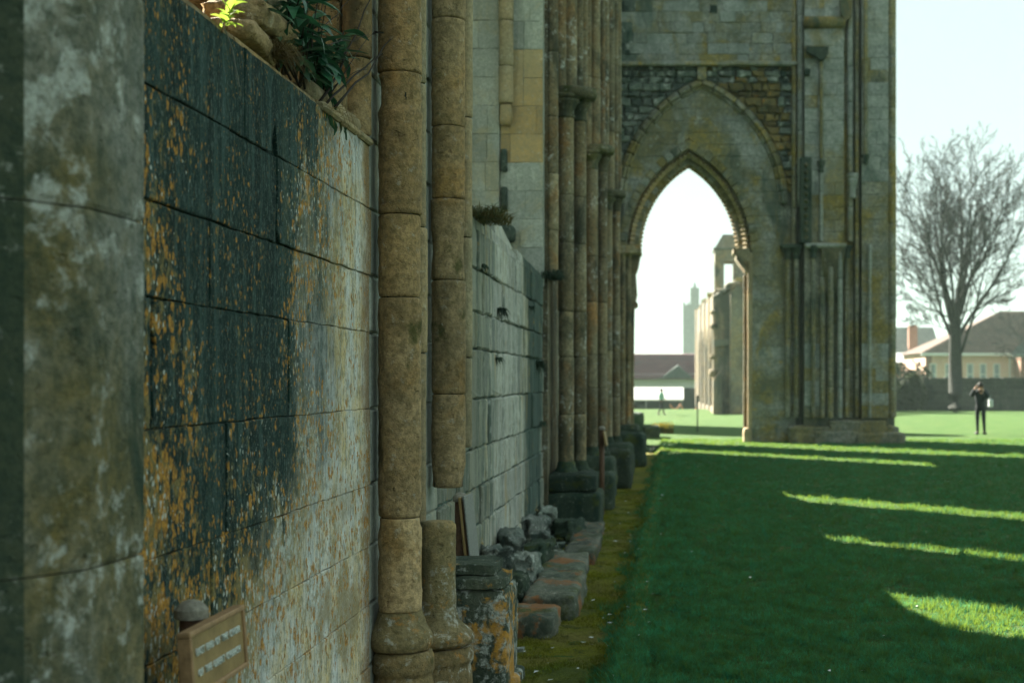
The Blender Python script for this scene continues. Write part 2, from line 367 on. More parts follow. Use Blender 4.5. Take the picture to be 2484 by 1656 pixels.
M['roofred'] = stone_mat('maroon_roof', (.16, .055, .075), (.19, .08, .095), (.10, .07, .085), dk=.35, dsc=.3, fine=.4, rvar=.12, bump=.4)
M['white'] = flat('white_paint', (.55, .56, .55), .6, .05)
M['greywood'] = flat('grey_timber', (.16, .18, .175), .8)
M['darkwood'] = flat('dark_gap', (.03, .04, .037), .8)
M['glass'] = flat('window_glass', (.18, .22, .23), .08, .05)
M['rust'] = flat('brown_painted_iron', (.10, .055, .034), .6, .3, 35, .4)
M['rustcap'] = flat('worn_iron_cap', (.20, .185, .15), .7, .5, 40, .5)
M['sign'] = flat('sign_board', (.23, .155, .065), .55, .26, 14, .2)
M['signframe'] = flat('sign_frame', (.27, .165, .085), .6, .3, 25, .3)
M['letters'] = flat('raised_letters', (.50, .54, .51), .6, .25, 60)
M['panelwhite'] = flat('notice_face', (.17, .175, .16), .6, .35, 90)
M['skin'] = flat('skin', (.42, .24, .17), .6, .05)
M['hair'] = flat('dark_hair', (.02, .017, .015), .7)
M['coat'] = flat('dark_coat', (.012, .018, .02), .8)
M['jeans'] = flat('dark_trousers', (.010, .013, .016), .8)
M['mint'] = flat('pale_green_jacket', (.22, .40, .34), .8)
M['paleblue'] = flat('pale_bag', (.42, .46, .46), .7)
M['black'] = flat('black_plastic', (.012, .012, .013), .4)
M['rope'] = flat('salmon_rope', (.55, .26, .17), .7)
M['bark'] = stone_mat('bark', (.030, .032, .026), (.024, .026, .021), (.008, .012, .009), dk=.3, streak=.2, rvar=0)
M['twig'] = flat('twig', (.03, .03, .026), .9)
def leafmat(name, a, b, f=.3, rough=.5):
    g = G(name); g.b.inputs['Specular IOR Level'].default_value = .4
    c = g.mix(g.ss(g.noise(g.P(), 14, 3), .35, .65), a, b)
    c = g.mix(1, c, g.mix(g.rnd(), (.75,)*3, (1.25,)*3), 'MULTIPLY')
    g.translucent(c, f)
    return g.done(c, rough)
M['leaf'] = leafmat('dark_leaf', (.016, .075, .040), (.035, .125, .060), .2, .36)
M['leafnew'] = leafmat('fresh_leaf', (.20, .32, .035), (.30, .40, .06), .5, .45)
M['straw'] = leafmat('dry_grass', (.13, .085, .03), (.20, .14, .05), .3, .8)
M['tuft'] = leafmat('tuft_grass', (.05, .07, .018), (.15, .11, .03), .3, .8)
M['crackfern'] = leafmat('crack_fern', (.010, .03, .018), (.02, .045, .02), .2, .7)
M['deadstem'] = flat('dead_stem', (.022, .018, .014), .8)
M['hedge'] = leafmat('shrub_leaf', (.035, .05, .025), (.055, .07, .035), .25, .7)
M['flower'] = leafmat('yellow_flower', (.6, .42, .04), (.7, .5, .06), .4, .7)
def grassmat(name, a, b, dry, blades=False, tr=None):
    g = G(name); p = g.P(); g.b.inputs['Specular IOR Level'].default_value = .12
    c = g.mix(g.ss(g.noise(p, .8, 5, .6), .35, .68), a, b)
    c = g.mix(g.ss(g.noise(p, 1.3, 7, .78), .44, .64), c, dry)
    c = g.mix(g.m_('MULTIPLY', g.ss(g.noise(p, 5, 5, .75), .52, .68), .6), c, (.004, .028, .012))
    c = g.mix(g.ss(g.noise(p, 120 if blades else 45, 4, .8), .35, .7), g.mix(.5, c, (.004, .015, .007)), c)
    if blades:
        w = g.m_('MULTIPLY', g.ss(g.noise(p, 16, 4, .7), .34, .66, .45, 1.6), g.ss(g.noise(p, 3.2, 5, .7), .34, .66, .65, 1.35))
        cc = g.t.nodes.new('ShaderNodeCombineColor'); [g.put(cc.inputs[i], w) for i in range(3)]
        c = g.mix(1, c, cc.outputs[0], 'MULTIPLY')
        g.translucent(g.mix(.9, c, tr), .36)
    else: g.bump(g.noise(p, 60, 5, .75), .9, .05)
    return g.done(c, .85)
M['lawn'] = grassmat('lawn', (.046, .125, .016), (.068, .145, .020), (.10, .165, .035))
M['blade'] = grassmat('grass_blade', (.001, .165, .10), (.006, .22, .125), (.028, .26, .15), True, (.19, .27, .02))
M['moss'] = grassmat('moss', (.25, .245, .012), (.12, .16, .025), (.27, .23, .05))
M['mossblade'] = grassmat('moss_blade', (.26, .26, .012), (.11, .17, .025), (.24, .22, .07), True, (.2, .2, .02))

# ------------------------------------------------------------------ ground
def gz(x, y):
    z = 0.
    if y > 58:
        t = max(0., min(1., (6-x)/4.))
        z -= .30*t*max(0, 1-abs(y-74)/12.)
    if y > 86: z -= 1.6*min(1., (y-86)/11.)
    return z
xs = [-700, -300, -120, -60, -30, -14, -6, -3, -.36, .2, 1, 2, 4, 6, 8, 11, 15, 22, 35, 60, 120, 300, 700]
ys = [-80, -30, -10, -3, 0, 3, 6, 9, 12, 16, 20, 25, 30, 36, 39.5, 44, 50, 56, 60, 64, 68, 72, 74, 77, 80, 83, 86, 89, 93, 97, 105, 130, 180, 300, 550, 950]
v = [(x, y, gz(x, y) if x > -.3 else (gz(x, y) if y > 40 else gz(x, y)-.11)) for y in ys for x in xs]
n = len(xs)
f = [(j*n+i, j*n+i+1, (j+1)*n+i+1, (j+1)*n+i) for j in range(len(ys)-1) for i in range(n-1)]
tag(mk('lawn_ground', v, f, M['lawn'], smooth=True), kind='structure')
# sunken mossy strip along the foot of the wall, with an uneven turf bank to the lawn
rg = random.Random(5)
v = []; f = []; NX, NY = 26, 330
def strip_z(x, y):
    e = -.36+.05*noise.noise(Vector((0, y*.6, 3)))
    t = max(0., min(1., (x-e+.10)/.14))
    return -.10+.118*t*t*(3-2*t)+.022*noise.noise(Vector((x*5, y*4, 0)))*(1-t)+.010*noise.noise(Vector((x*16, y*14, 0)))
for j in range(NY+1):
    y = 2+ (38-2)*(j/NY)**1.25
    for i in range(NX+1):
        x = -1.75+1.53*i/NX
        v.append((x, y, strip_z(x, y)+(.002 if i < NX else -.03)))
f = [(j*(NX+1)+i, j*(NX+1)+i+1, (j+1)*(NX+1)+i+1, (j+1)*(NX+1)+i) for j in range(NY) for i in range(NX)]
tag(mk('moss_ground', v, f, M['moss'], smooth=True), kind='structure')

def blades(name, n, gen, mat):
    V = np.empty((n*3, 3), dtype=np.float32)
    P, H, Wd, A, L = gen(n)
    dx = np.cos(A)*Wd; dy = np.sin(A)*Wd
    V[0::3] = P; V[0::3, 0] -= dx; V[0::3, 1] -= dy
    V[1::3] = P; V[1::3, 0] += dx; V[1::3, 1] += dy
    V[2::3] = P; V[2::3, 0] += L[:, 0]*H; V[2::3, 1] += L[:, 1]*H; V[2::3, 2] += H
    V[0::3, 2] -= .006; V[1::3, 2] -= .006
    me = bpy.data.meshes.new(name)
    me.vertices.add(n*3); me.vertices.foreach_set('co', V.ravel())
    me.loops.add(n*3); me.loops.foreach_set('vertex_index', np.arange(n*3, dtype=np.int32))
    me.polygons.add(n); me.polygons.foreach_set('loop_start', np.arange(0, n*3, 3, dtype=np.int32))
    me.update(); me.materials.append(mat)
    o = bpy.data.objects.new(name, me); link(o)
    return o
nr = np.random.default_rng(3)
def lawn_gen(n):
    y = 7.2+ (42-7.2)*nr.random(n)**1.9
    x = -.47+(.255*y+.9+.47)*nr.random(n)**1.08
    x = x+np.where(x < -.1, 1, 0)*(.05*np.sin(y*2.1)+.04*np.sin(y*5.3+1)+.03*np.sin(y*13)-.02)
    z = np.zeros(n); k_ = np.where(x < -.20)[0]; z[k_] = [strip_z(a, b) for a, b in zip(x[k_], y[k_])]
    q8 = (np.arange(n)//8)*8; x = x[q8]+nr.normal(0, .018, n); y = y[q8]+nr.normal(0, .018, n); z = z[q8]
    clump = np.sin(x*5.1+np.sin(y*2.3)*2)*np.sin(y*3.7+x)
    H = (.026+.018*nr.random(n)+.014*clump+.010*np.sin(x*13+np.sin(y*9)*2)*np.sin(y*11+x*3))*(1+.35*nr.random(n)); cl = np.array([noise.noise(Vector((a*6.5, b*6.5, 0)))+.6*noise.noise(Vector((a*15, b*15, 4))) for a, b in zip(x[::8], y[::8])]); H = H*(1+.75*np.repeat(cl, 8)[:n]); H = np.clip(H, .008, .09)
    L = nr.normal(0, .6, (n, 2))
    return np.stack([x, y, z], 1), H, .0022+.0016*nr.random(n)+.00006*y, nr.random(n)*6.28, L
tag(blades('lawn_grass', 400000, lawn_gen, M['blade']), kind='stuff')
def moss_gen(n):
    y = 7.6+(24-7.6)*nr.random(n)**1.5
    x = -1.15+.78*nr.random(n)
    keep = np.sin(x*9+np.sin(y*3.1)*2)*np.sin(y*4.3+x*3)
    z = -.10+np.array([.022*noise.noise(Vector((a*5, b*4, 0))) for a, b in zip(x, y)])+np.clip((x+.47)/.14, 0, 1)*.11
    H = np.where(keep > -.1, .012+.02*nr.random(n), .006)
    return np.stack([x, y, z], 1), H, .003+.002*nr.random(n), nr.random(n)*6.28, nr.normal(0, .8, (n, 2))
tag(blades('moss_tufts', 60000, moss_gen, M['mossblade']), kind='stuff')
mb = MB()                                   # pale fallen leaves and chips lying in the moss
for i in range(90):
    y = 8.2+14*rg.random()**1.6; x = -1.1+.95*rg.random(); s = .008+.012*rg.random()
    a = rg.random()*6; z = strip_z(x, y)+.016
    q = [(x+math.cos(a+k*1.57)*s*(1.6 if k % 2 else .8), y+math.sin(a+k*1.57)*s*(1.6 if k % 2 else .8), z+rg.uniform(-.004, .006)) for k in range(4)]
    mb.add(q, [(0, 1, 2, 3)])
for i in range(9):
    y = 8+26*rg.random()**1.5; x = -.25+(.25*y+.3)*rg.random(); s = .006+.010*rg.random(); a = rg.random()*6; z = .035
    mb.add([(x+math.cos(a+k*1.57)*s*(1.5 if k % 2 else .7), y+math.sin(a+k*1.57)*s*(1.5 if k % 2 else .7), z+rg.uniform(-.006, .01)) for k in range(4)], [(0, 1, 2, 3)])
tag(mb.make('leaf_litter', M['white']), kind='stuff')

# ------------------------------------------------------------------ masonry
FX = lambda x: (Vector((x, 0, 0)), Vector((0, 1, 0)), Vector((1, 0, 0)))       # face looking towards the lawn, u = Y
FY = lambda y: (Vector((0, y, 0)), Vector((1, 0, 0)), Vector((0, -1, 0)))      # face looking towards the camera, u = X
def stone(name, out, F, depth, mat, par, ch=.012, proud=0., k=3, jit=.004, rng=random, round_=0.):
    O, U, N = F; V = Vector((0, 0, 1)); dense = []
    n = len(out)
    for i in range(n):
        a = out[i]; b = out[(i+1) % n]; L = math.hypot(b[0]-a[0], b[1]-a[1])
        m = max(1, min(k, int(L/.06)))
        for q in range(m):
            t = q/m
            dense.append((a[0]+(b[0]-a[0])*t+rng.uniform(-jit, jit), a[1]+(b[1]-a[1])*t+rng.uniform(-jit, jit)))
    cu = (min(p[0] for p in dense)+max(p[0] for p in dense))/2; cv = (min(p[1] for p in dense)+max(p[1] for p in dense))/2
    hu = max(.01, (max(p[0] for p in dense)-min(p[0] for p in dense))/2); hv = max(.01, (max(p[1] for p in dense)-min(p[1] for p in dense))/2)
    def ring(d, c):
        su = max(.3, 1-c/hu); sv = max(.3, 1-c/hv)
        return [O+U*(cu+(p[0]-cu)*su)+V*(cv+(p[1]-cv)*sv)+N*(d+(rng.uniform(-jit, jit)*.5 if c else 0)) for p in dense]
    rings = [ring(-depth, 0), ring(proud-ch, 0), ring(proud, ch)]
    if round_: rings.insert(2, ring(proud-ch*.3, ch*.45)); rings.append(ring(proud+round_, min(hu, hv)*.55))
    m = len(dense); v = [p for r in rings for p in r]; f = []
    for r in range(len(rings)-1):
        for i in range(m):
            f.append((r*m+i, r*m+(i+1) % m, (r+1)*m+(i+1) % m, (r+1)*m+i))
    b = (len(rings)-1)*m; f.append(tuple(range(b, b+m)))
    return mk(name, v, f, mat, par)
def ashlar(par, F, u0, u1, zs, lens, mat, rng, g=.010, ch=.010, depth=.1, lo=None, hi=None, name='stone', pr=.004, k=3, jit=.004, mats=None, skip=None, first=None):
    """courses of squared stones; lo/hi(z) give slanting or curved ends"""
    for ci in range(len(zs)-1):
        z0, z1 = zs[ci]+g/2, zs[ci+1]-g/2
        lo_ = (lambda z: u0) if lo is None else lo; hi_ = (lambda z: u1) if hi is None else hi
        zz = [z0, (z0+z1)/2, z1]
        L = min(lo_(z) for z in zz); H = max(hi_(z) for z in zz)
        cuts = [L]; u = L-rng.random()*lens[0]*.9 if first is None else L
        while u < H:
            u += rng.uniform(*lens)
            if u-cuts[-1] > lens[0]*.45 and H-u > lens[0]*.4 and u < H: cuts.append(u)
        cuts.append(H)
        for i in range(len(cuts)-1):
            a, b = cuts[i]+g/2, cuts[i+1]-g/2
            left = [(max(a, lo_(z)+g/2), z) for z in zz]; right = [(min(b, hi_(z)-g/2), z) for z in zz]
            if max(r[0]-l[0] for l, r in zip(left, right)) < .05: continue
            out = [left[0], right[0]]
            if hi is not None: out.append(right[1])
            out += [right[2], left[2]]
            if lo is not None: out.append(left[1])
            out2 = [p for p in out]
            for l, r in zip(left, right):
                if r[0] < l[0]: out2 = [((l[0]+r[0])/2+(0.0), p[1]) if (p in (l, r)) else p for p in out2]
            if skip and skip((a+b)/2, (z0+z1)/2): continue
            m = mat
            if mats: m = mats((a+b)/2, (z0+z1)/2, rng) or mat
            stone(name, out2, F, depth, m, par, ch, rng.uniform(-pr, pr), k, jit, rng)
def rough_prof(r, z0, z1, step=.04): 
    n = max(1, int((z1-z0)/step)); return [(r, z0+(z1-z0)*i/n) for i in range(n+1)]
def shaft(par, x, y, r, zs, mat, name='shaft', n=24, disp=.004, step=.05, gap=.006, rng=random, scars=()):
    """a column shaft of stone drums: thing > shaft > drum"""
    s = MB().lathe([(r-.012, zs[0]+.005), (r-.012, zs[-1]-.005)], (x, y, 0), 12).make(name, M['mortar'], par, True)
    for i in range(len(zs)-1):
        a, b = zs[i]+gap/2, zs[i+1]-gap/2; c = min(.008, (b-a)*.2); rr = r+rng.uniform(-.003, .003)
        pr = [(r-.02, a), (rr-.007, a), (rr, a+c)]+rough_prof(rr, a+c, b-c, step)[1:-1]+[(rr, b-c), (rr-.007, b), (r-.02, b)]
        d = MB().lathe(pr, (x+rng.uniform(-.003, .003), y, 0), n, disp*.75, 14, seed=rng.random()*9, scars=scars)
        o = mk('drum', d.v, d.f, mat, s, True)
    return s

# the weathered pier right beside the camera
rg = random.Random(11)
np_ = thing('stone_pier', 'blurred weathered stone pier closest to the camera with olive and pale grey patches', 'pier', (-1.6, 3.2, -.1))
plan = [(-1.35, 3.62), (-1.62, 3.62), (-2.3, 3.62), (-2.3, 1.2), (-1.75, 1.2), (-1.68, 2.92), (-1.60, 3.02), (-1.445, 3.16), (-1.36, 3.31)]
def pier_ring(pl, inset):
    cx = -1.9; cy = 2.6
    return [(x+(cx-x)*inset, y+(cy-y)*inset) for x, y in pl]
zs = [-.1, .55, .92, 1.31, 2.15, 2.72, 3.3, 3.9, 4.6, 5.4, 6.2, 7.2, 8.4, 9.6, 11, 12.5, 14]
MB().prism([(x-.025, y+.02 if y < 3.5 else y-.01) for x, y in plan], 'z', -.1, 13.99).make('core', M['nearpier'], np_)
for i in range(len(zs)-1):
    a, b = zs[i]+.002, zs[i+1]-.002
    o_ = [(x, y) for x, y in plan]
    in_ = pier_ring(plan, .008); m = len(plan)
    rings = [(in_, a), (o_, a+.012), (o_, b-.012), (in_, b)]
    v = [(x, y, z) for r, z in rings for x, y in r]
    f = [(r*m+q, r*m+(q+1) % m, (r+1)*m+(q+1) % m, (r+1)*m+q) for r in range(3) for q in range(m)]
    f = [tuple(reversed(q)) for q in f]+[tuple(range(m)), tuple(range(4*m-1, 3*m-1, -1))]
    o = mk('stone', v, f, M['nearpier'], np_); o.data.materials.append(M['piershade'])
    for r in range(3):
        for q in (4, 5, 6): o.data.polygons[r*m+q].material_index = 1  # camera-side faces painted darker to stand in for shade

ZC = [-.15, .25, .57, .88, 1.2, 1.6, 2.0, 2.30, 2.65, 2.99]       # courses below the sills
ZU = [3.02]
while ZU[-1] < 13.6: ZU.append(ZU[-1]+.345)
# --- first bay: dark lichened wall under a window sill
w1 = thing('ruined_wall', 'dark lichen-spotted wall behind the small brown sign, its pale end beside the tall columns', 'wall', (-1.6, 5.6, -.1))
rg = random.Random(21)
mb = MB()
mb.box((-2.75, -8, -.2), (-1.617, 7.48, 2.97))
mb.make('wall_core', M['wall1'], w1)
mb = MB()
mb.box((-2.75, -8, 2.97), (-2.42, 5.9, 14)); mb.box((-2.75, 6.62, 2.97), (-2.42, 7.36, 14)); mb.box((-2.75, 5.9, 2.97), (-2.42, 6.62, 3.28))
mb.box((-2.75, 5.9, 6.5), (-2.42, 6.62, 14)); mb.box((-2.42, -8, 2.97), (-1.62, 2.2, 14)); mb.box((-2.75, 7.36, 2.97), (-1.74, 8.9, 14))
mb.make('upper_wall_infill', M['brown'], w1)
cutx = {7: [5.12, 5.72, 6.62, 7.5], 6: [4.9, 5.5, 6.3, 7.1], 5: [4.34, 4.95, 5.9, 6.75], 8: [4.1, 5.3, 6.25, 6.95]}
for ci in range(len(ZC)-1):
    z0, z1 = ZC[ci]+(.003 if ci in (6, 7, 8) else .0012), ZC[ci+1]-(.003 if ci in (6, 7) else .0012)
    cuts = [3.62]+(cutx[ci] if ci in cutx else [])
    if ci not in cutx:
        u = 3.62-rg.random()*.5
        while u < 7.1:
            u += rg.uniform(.5, .95)
            if u > cuts[-1]+.3 and u < 7.2: cuts.append(u)
    if cuts[-1] < 7.46: cuts.append(7.47)
    for i in range(len(cuts)-1):
        a, b = cuts[i]+.001, cuts[i+1]-.001
        out = [(a, z0), (b, z0), (b, z1), (a, z1)]
        if ci == 7 and i == 2: out = [(a, z0+.05), (a+.045, z0), (b, z0), (b, z1), (a, z1)]
        if ci == 8 and i == 2: out = [(a, z0), (a+.34, z0), (a+.385, z0+.13), (a+.43, z0+.02), (a+.44, z0), (b, z0), (b, z1), (a, z1)]
        if ci == 5 and i == 1: out = [(a+.02, z0), (b, z0), (b, z1), (a+.05, z1), (a+.015, z1-.08), (a+.05, z1-.14), (a+.01, z1-.2)]
        stone('stone', out, FX(-1.6), .1, M['wall1'], w1, .004, rg.uniform(-.004, .004), 9, .0035, rg)
# broken sill, strip of moulding at its far end, rough top bed
for (a, b) in ((3.7, 4.6), (4.6, 5.2), (5.2, 5.8), (5.8, 6.35)):
    stone('sill_stone', [(a+.01, -2.42), (b-.01, -2.42), (b-.01, -1.63), (a+.01, -1.63)], (Vector((0, 0, 3.06)), Vector((0, 1, 0)), Vector((0, 0, 1))), .1, M['brown'], w1) if False else None
for i, (a, b) in enumerate(((3.7, 4.55), (4.55, 5.25), (5.25, 5.9), (5.9, 6.45), (6.45, 6.95), (6.95, 7.44))):
    a += .006; b -= .006; r = rg.uniform(-.02, .02)
    MB().add([(-1.605-.01*rg.random(), a, 2.955), (-1.605-.01*rg.random(), b, 2.955), (-2.42, b, 2.955), (-2.42, a, 2.955),
              (-1.63+.01*rg.random(), a, 3.02+r*.4), (-1.63, b, 3.02), (-2.42, b, 3.30+r), (-2.42, a, 3.30+r), (-1.95, (a+b)/2, 3.17+.05*rg.random())],
             [(0, 1, 5, 4), (1, 2, 6, 5), (3, 0, 4, 7), (4, 5, 8), (5, 6, 8), (6, 7, 8), (7, 4, 8)]).make('sill_stone', M['brown'], w1)
for (y0, y1) in ((6.42, 6.78), (6.79, 7.14), (7.15, 7.47)):
    MB().tube([(-1.675, y0, 3.055), (-1.675, (y0+y1)/2, 3.06), (-1.675, y1, 3.055)], [.058, .06, .058], 12).make('sill_moulding', M['brownpale'], w1, True)
    MB().bbox((-1.66, y0+.02, 2.975), (-1.578, y1, 3.015), .012).make('sill_moulding', M['brownpale'], w1)
# far jamb of the first window, looking back at the camera
ashlar(w1, FY(7.345), -2.4, -1.73, [3.0]+ZU[2:], (.34, .62), M['brown'], rg, depth=.06, mats=lambda u, z, r: M['brownpale'] if u > -1.95 and r.random() < .4 else None)
shaft(w1, -1.655, 7.405, .078, [3.02, 3.42, 3.86, 4.5, 5.2, 6, 7, 8.5, 10, 12, 14], M['brown'], rng=rg)

# --- first column cluster
c1 = thing('column_cluster', 'group of two tall brown column shafts and one broken stump, nearest columns in focus', 'columns', (-1.45, 8.3, -.1))
rg = random.Random(31)
mb = MB(); mb.box((-2.75, 7.49, -.2), (-1.62, 9.6, 14)); mb.make('wall_core', M['jambgrey'], c1)
ashlar(c1, FX(-1.604), 7.5, 9.6, ZC[:-1]+ZU, (.7, 1.1), M['jambgrey'], rg, depth=.012)
shaft(c1, -1.467, 7.6, .112, [.52, 1.02, 2.19, 2.63, 3.38, 4.1, 4.9, 5.8, 7, 8.5, 10, 12, 14], M['brown'], n=56, disp=.007, step=.016, gap=.004, rng=rg, scars=((3.27, .10, .016), (2.19, .04, .007), (1.0, .06, .008)))
shaft(c1, -1.425, 7.93, .045, [.9, 1.9, 2.6, 3.4, 4.4, 5.6, 7, 8.5, 10, 12, 14], M['brownpale'], name='thin_shaft', disp=.004, rng=rg)
shaft(c1, -1.478, 9.3, .108, [1.05, 1.66, 2.4, 2.93, 3.4, 4.1, 5, 6, 7, 8.5, 10, 12, 14], M['brown'], n=40, disp=.006, step=.02, gap=.004, rng=rg, scars=((1.10, .08, .015), (2.62, .12, .010), (1.66, .05, .008)))
shaft(c1, -1.40, 9.5, .05, [1.3, 1.9, 2.7, 3.5, 4.4, 5.6, 7, 8.5, 10, 12, 14], M['brownpale'], name='thin_shaft', disp=.004, rng=rg)
# broken-off stump and the two moulded bases
pr = [(.06, .44), (.104, .45)]+rough_prof(.103, .46, .93, .022)+[(.100, .95), (.085, .968), (.05, .972), (0.001, .970)]
MB().lathe(pr, (-1.318, 7.9, 0), 44, .006, 10, seed=2).make('stump_shaft', M['basemoss'], c1, True)
def base_prof(r, zt, zb, flare):
    h = zt-zb
    return [(r-.02, zt), (r+.004, zt-.003), (r+.012, zt-h*.12), (r+.018, zt-h*.25), (r+flare*.45, zt-h*.42), (r+flare*.85, zt-h*.6), (r+flare, zt-h*.75), (r+flare*.95, zt-h*.9), (r+flare*.7, zb), (.02, zb)]
def refine(p, n=3):
    q = []
    for a, b in zip(p, p[1:]): q += [(a[0]+(b[0]-a[0])*i/n, a[1]+(b[1]-a[1])*i/n) for i in range(n)]
    return q+[p[-1]]
MB().lathe(refine(base_prof(.110, .535, .315, .06)), (-1.467, 7.62, 0), 44, .007, 9).make('column_base', M['basemoss'], c1, True)
MB().lathe(refine(base_prof(.103, .475, .285, .105)), (-1.318, 7.9, 0), 44, .007, 9, seed=4).make('column_base', M['basemoss'], c1, True)
MB().lathe(refine([(.02, .305), (.150, .305), (.165, .27), (.165, .2), (.15, .17), (.16, .13), (.16, -.2), (.02, -.2)], 4), (-1.455, 7.64, 0), 32, .008, 8).make('base_plinth', M['basemoss'], c1, True)
MB().lathe(refine([(.02, .272), (.190, .272), (.205, .24), (.205, .2), (.19, .17), (.2, .1), (.2, -.2), (.02, -.2)], 4), (-1.325, 7.93, 0), 32, .008, 8, seed=5).make('base_plinth', M['basemoss'], c1, True)
# square plinth splashed with orange lichen
def lumpy_box(a, b, c, mat, name, par, amp=.012, seed=0, n=7):
    v = []; f = []; ids = {}
    def vid(i, j, k):
        key = (i, j, k)
        if key not in ids:
            p = [a[q]+(b[q]-a[q])*t/n for q, t in enumerate(key)]
            ext = [(t == 0 or t == n) for t in key]
            if sum(ext) >= 2:
                for q in range(3):
                    if ext[q]: p[q] += (c if key[q] == 0 else -c)*(.6 if sum(ext) == 2 else .9)
            d = noise.noise_vector(Vector(p)*6+Vector((seed, 0, 0)))*amp+noise.noise_vector(Vector(p)*17+Vector((seed, 3, 0)))*amp*.5
            ids[key] = len(v); v.append(tuple(Vector(p)+d))
        return ids[key]
    for i in range(n):
        for j in range(n):
            f += [(vid(i, j, 0), vid(i, j+1, 0), vid(i+1, j+1, 0), vid(i+1, j, 0)), (vid(i, j, n), vid(i+1, j, n), vid(i+1, j+1, n), vid(i, j+1, n)),
                  (vid(i, 0, j), vid(i+1, 0, j), vid(i+1, 0, j+1), vid(i, 0, j+1)), (vid(i, n, j), vid(i, n, j+1), vid(i+1, n, j+1), vid(i+1, n, j)),
                  (vid(0, i, j), vid(0, i, j+1), vid(0, i+1, j+1), vid(0, i+1, j)), (vid(n, i, j), vid(n, i+1, j), vid(n, i+1, j+1), vid(n, i, j+1))]
    return mk(name, v, f, mat, par, True, org=None if par else ((a[0]+b[0])/2, (a[1]+b[1])/2, a[2]))
lumpy_box((-1.6, 8.28, -.2), (-.972, 8.85, .53), .02, M['plinth'], 'base_plinth', c1, .010, 3, 12)
lumpy_box((-1.6, 8.27, .53), (-.99, 8.8, .60), .03, M['plinth'], 'base_moulding', c1, .010, 5, 10)
lumpy_box((-1.6, 8.32, .60), (-1.05, 8.76, .675), .025, M['plinth'], 'base_moulding', c1, .010, 6, 10)
lumpy_box((-1.55, 8.5, -.2), (-.93, 8.9, -.01), .02, M['plinth'], 'base_step', c1, .01, 8, 8)

# --- second bay: grey streaked wall below, part-filled window above with its far jamb
w2 = thing('ruined_wall', 'pale grey streaked wall with tufts in its cracks, beyond the in-focus columns', 'wall', (-1.6, 13.5, -.1))
rg = random.Random(41)
MB().box((-2.75, 9.61, -.2), (-1.625, 17.35, 3.0)).make('wall_core', M['bay2dark'], w2)
mb = MB(); mb.box((-2.75, 9.61, 3.0), (-2.58, 15.0, 14)); mb.box((-2.75, 15.0, 10.5), (-2.58, 16.55, 14)); mb.box((-2.75, 15.0, 3.0), (-2.58, 16.55, 3.15)); mb.box((-2.75, 16.55, 3.0), (-2.6, 18.9, 14)); mb.box((-2.6, 9.61, 3), (-1.62, 10.5, 14))  # unseen infill added across the window; its slit narrows the lawn's sun stripe
mb.make('upper_wall_infill', M['jambgrey'], w2)
MB().box((-2.6, 17.36, 2.9), (-1.6, 18.9, 14)).make('jamb_core', M['jambgrey'], w2)
ashlar(w2, FX(-1.6), 9.62, 17.34, ZC[:-1]+[2.98+.0], (.38, .95), M['wall2'], rg, g=.010, ch=.014, pr=.016, k=6, jit=.010)
for (a, b) in ((9.7, 11), (11, 12.1), (12.1, 13.4), (13.4, 14.6), (14.6, 15.9), (15.9, 17.3)):
    r = rg.uniform(0, .06)
    MB().add([(-1.61, a+.01, 2.97), (-1.61, b-.01, 2.97), (-2.58, b-.01, 2.97), (-2.58, a+.01, 2.97), (-1.62, a+.01, 3.06+r), (-1.62, b-.01, 3.02+r), (-2.58, b-.01, 3.2), (-2.58, a+.01, 3.2)],
             [(0, 1, 5, 4), (1, 2, 6, 5), (3, 0, 4, 7), (4, 5, 6, 7)]).make('sill_stone', M['wall2'], w2)
MB().add([(-1.95, 13.35, 3.0), (-1.66, 13.35, 3.0), (-1.66, 15.3, 3.0), (-1.95, 15.3, 3.0), (-1.95, 13.35, 3.40), (-1.72, 13.35, 3.38), (-1.72, 14.0, 3.30), (-1.95, 14.1, 3.32), (-1.72, 14.7, 3.16), (-1.95, 14.8, 3.16)], [(0, 1, 5, 4), (4, 5, 6, 7), (7, 6, 8, 9), (9, 8, 2, 3), (1, 2, 8, 6, 5), (0, 4, 7, 9, 3)]).make('added_sill_lump', M['wall2'], w2)  # added lump, shaped so the sun stripe starts in a point
hole = lambda u, z: (abs(u+2.03) < .12 and (4.3 < z < 4.62 or 3.75 < z < 4.08))
ashlar(w2, FY(17.345), -2.12, -1.605, ZU, (.2, .36), M['jambgrey'], rg, depth=.05, g=.003, ch=.003,
       mats=lambda u, z, r: M['jambbuff'] if (4.55 < z < 5.95 and r.random() < .92) else None, skip=None)
ashlar(w2, FY(17.30), -2.6, -2.13, ZU, (.25, .47), M['jambgrey'], rg, depth=.05, g=.003, ch=.003, mats=lambda u, z, r: None)
shaft(w2, -2.04, 17.24, .088, [5.1, 5.55, 6.1, 6.7, 7.4, 8.2, 9.5, 11, 14], M['brownpale'], rng=rg)
lumpy_box((-2.12, 17.17, 4.83), (-1.97, 17.34, 5.09), .02, M['jambbuff'], 'broken_shaft', w2, .01, 3, 4)
lumpy_box((-2.12, 17.1, 3.42), (-1.93, 17.33, 3.62), .02, M['pierdark'], 'socket_shade', w2, .01, 4, 4)  # dark blocks on the jamb, their colour standing in for socket shade
for z in (3.82, 4.28): lumpy_box((-2.115, 17.27, z), (-2.03, 17.36, z+.28), .01, M['pierdark'], 'socket_shade', w2, .008, z, 3)

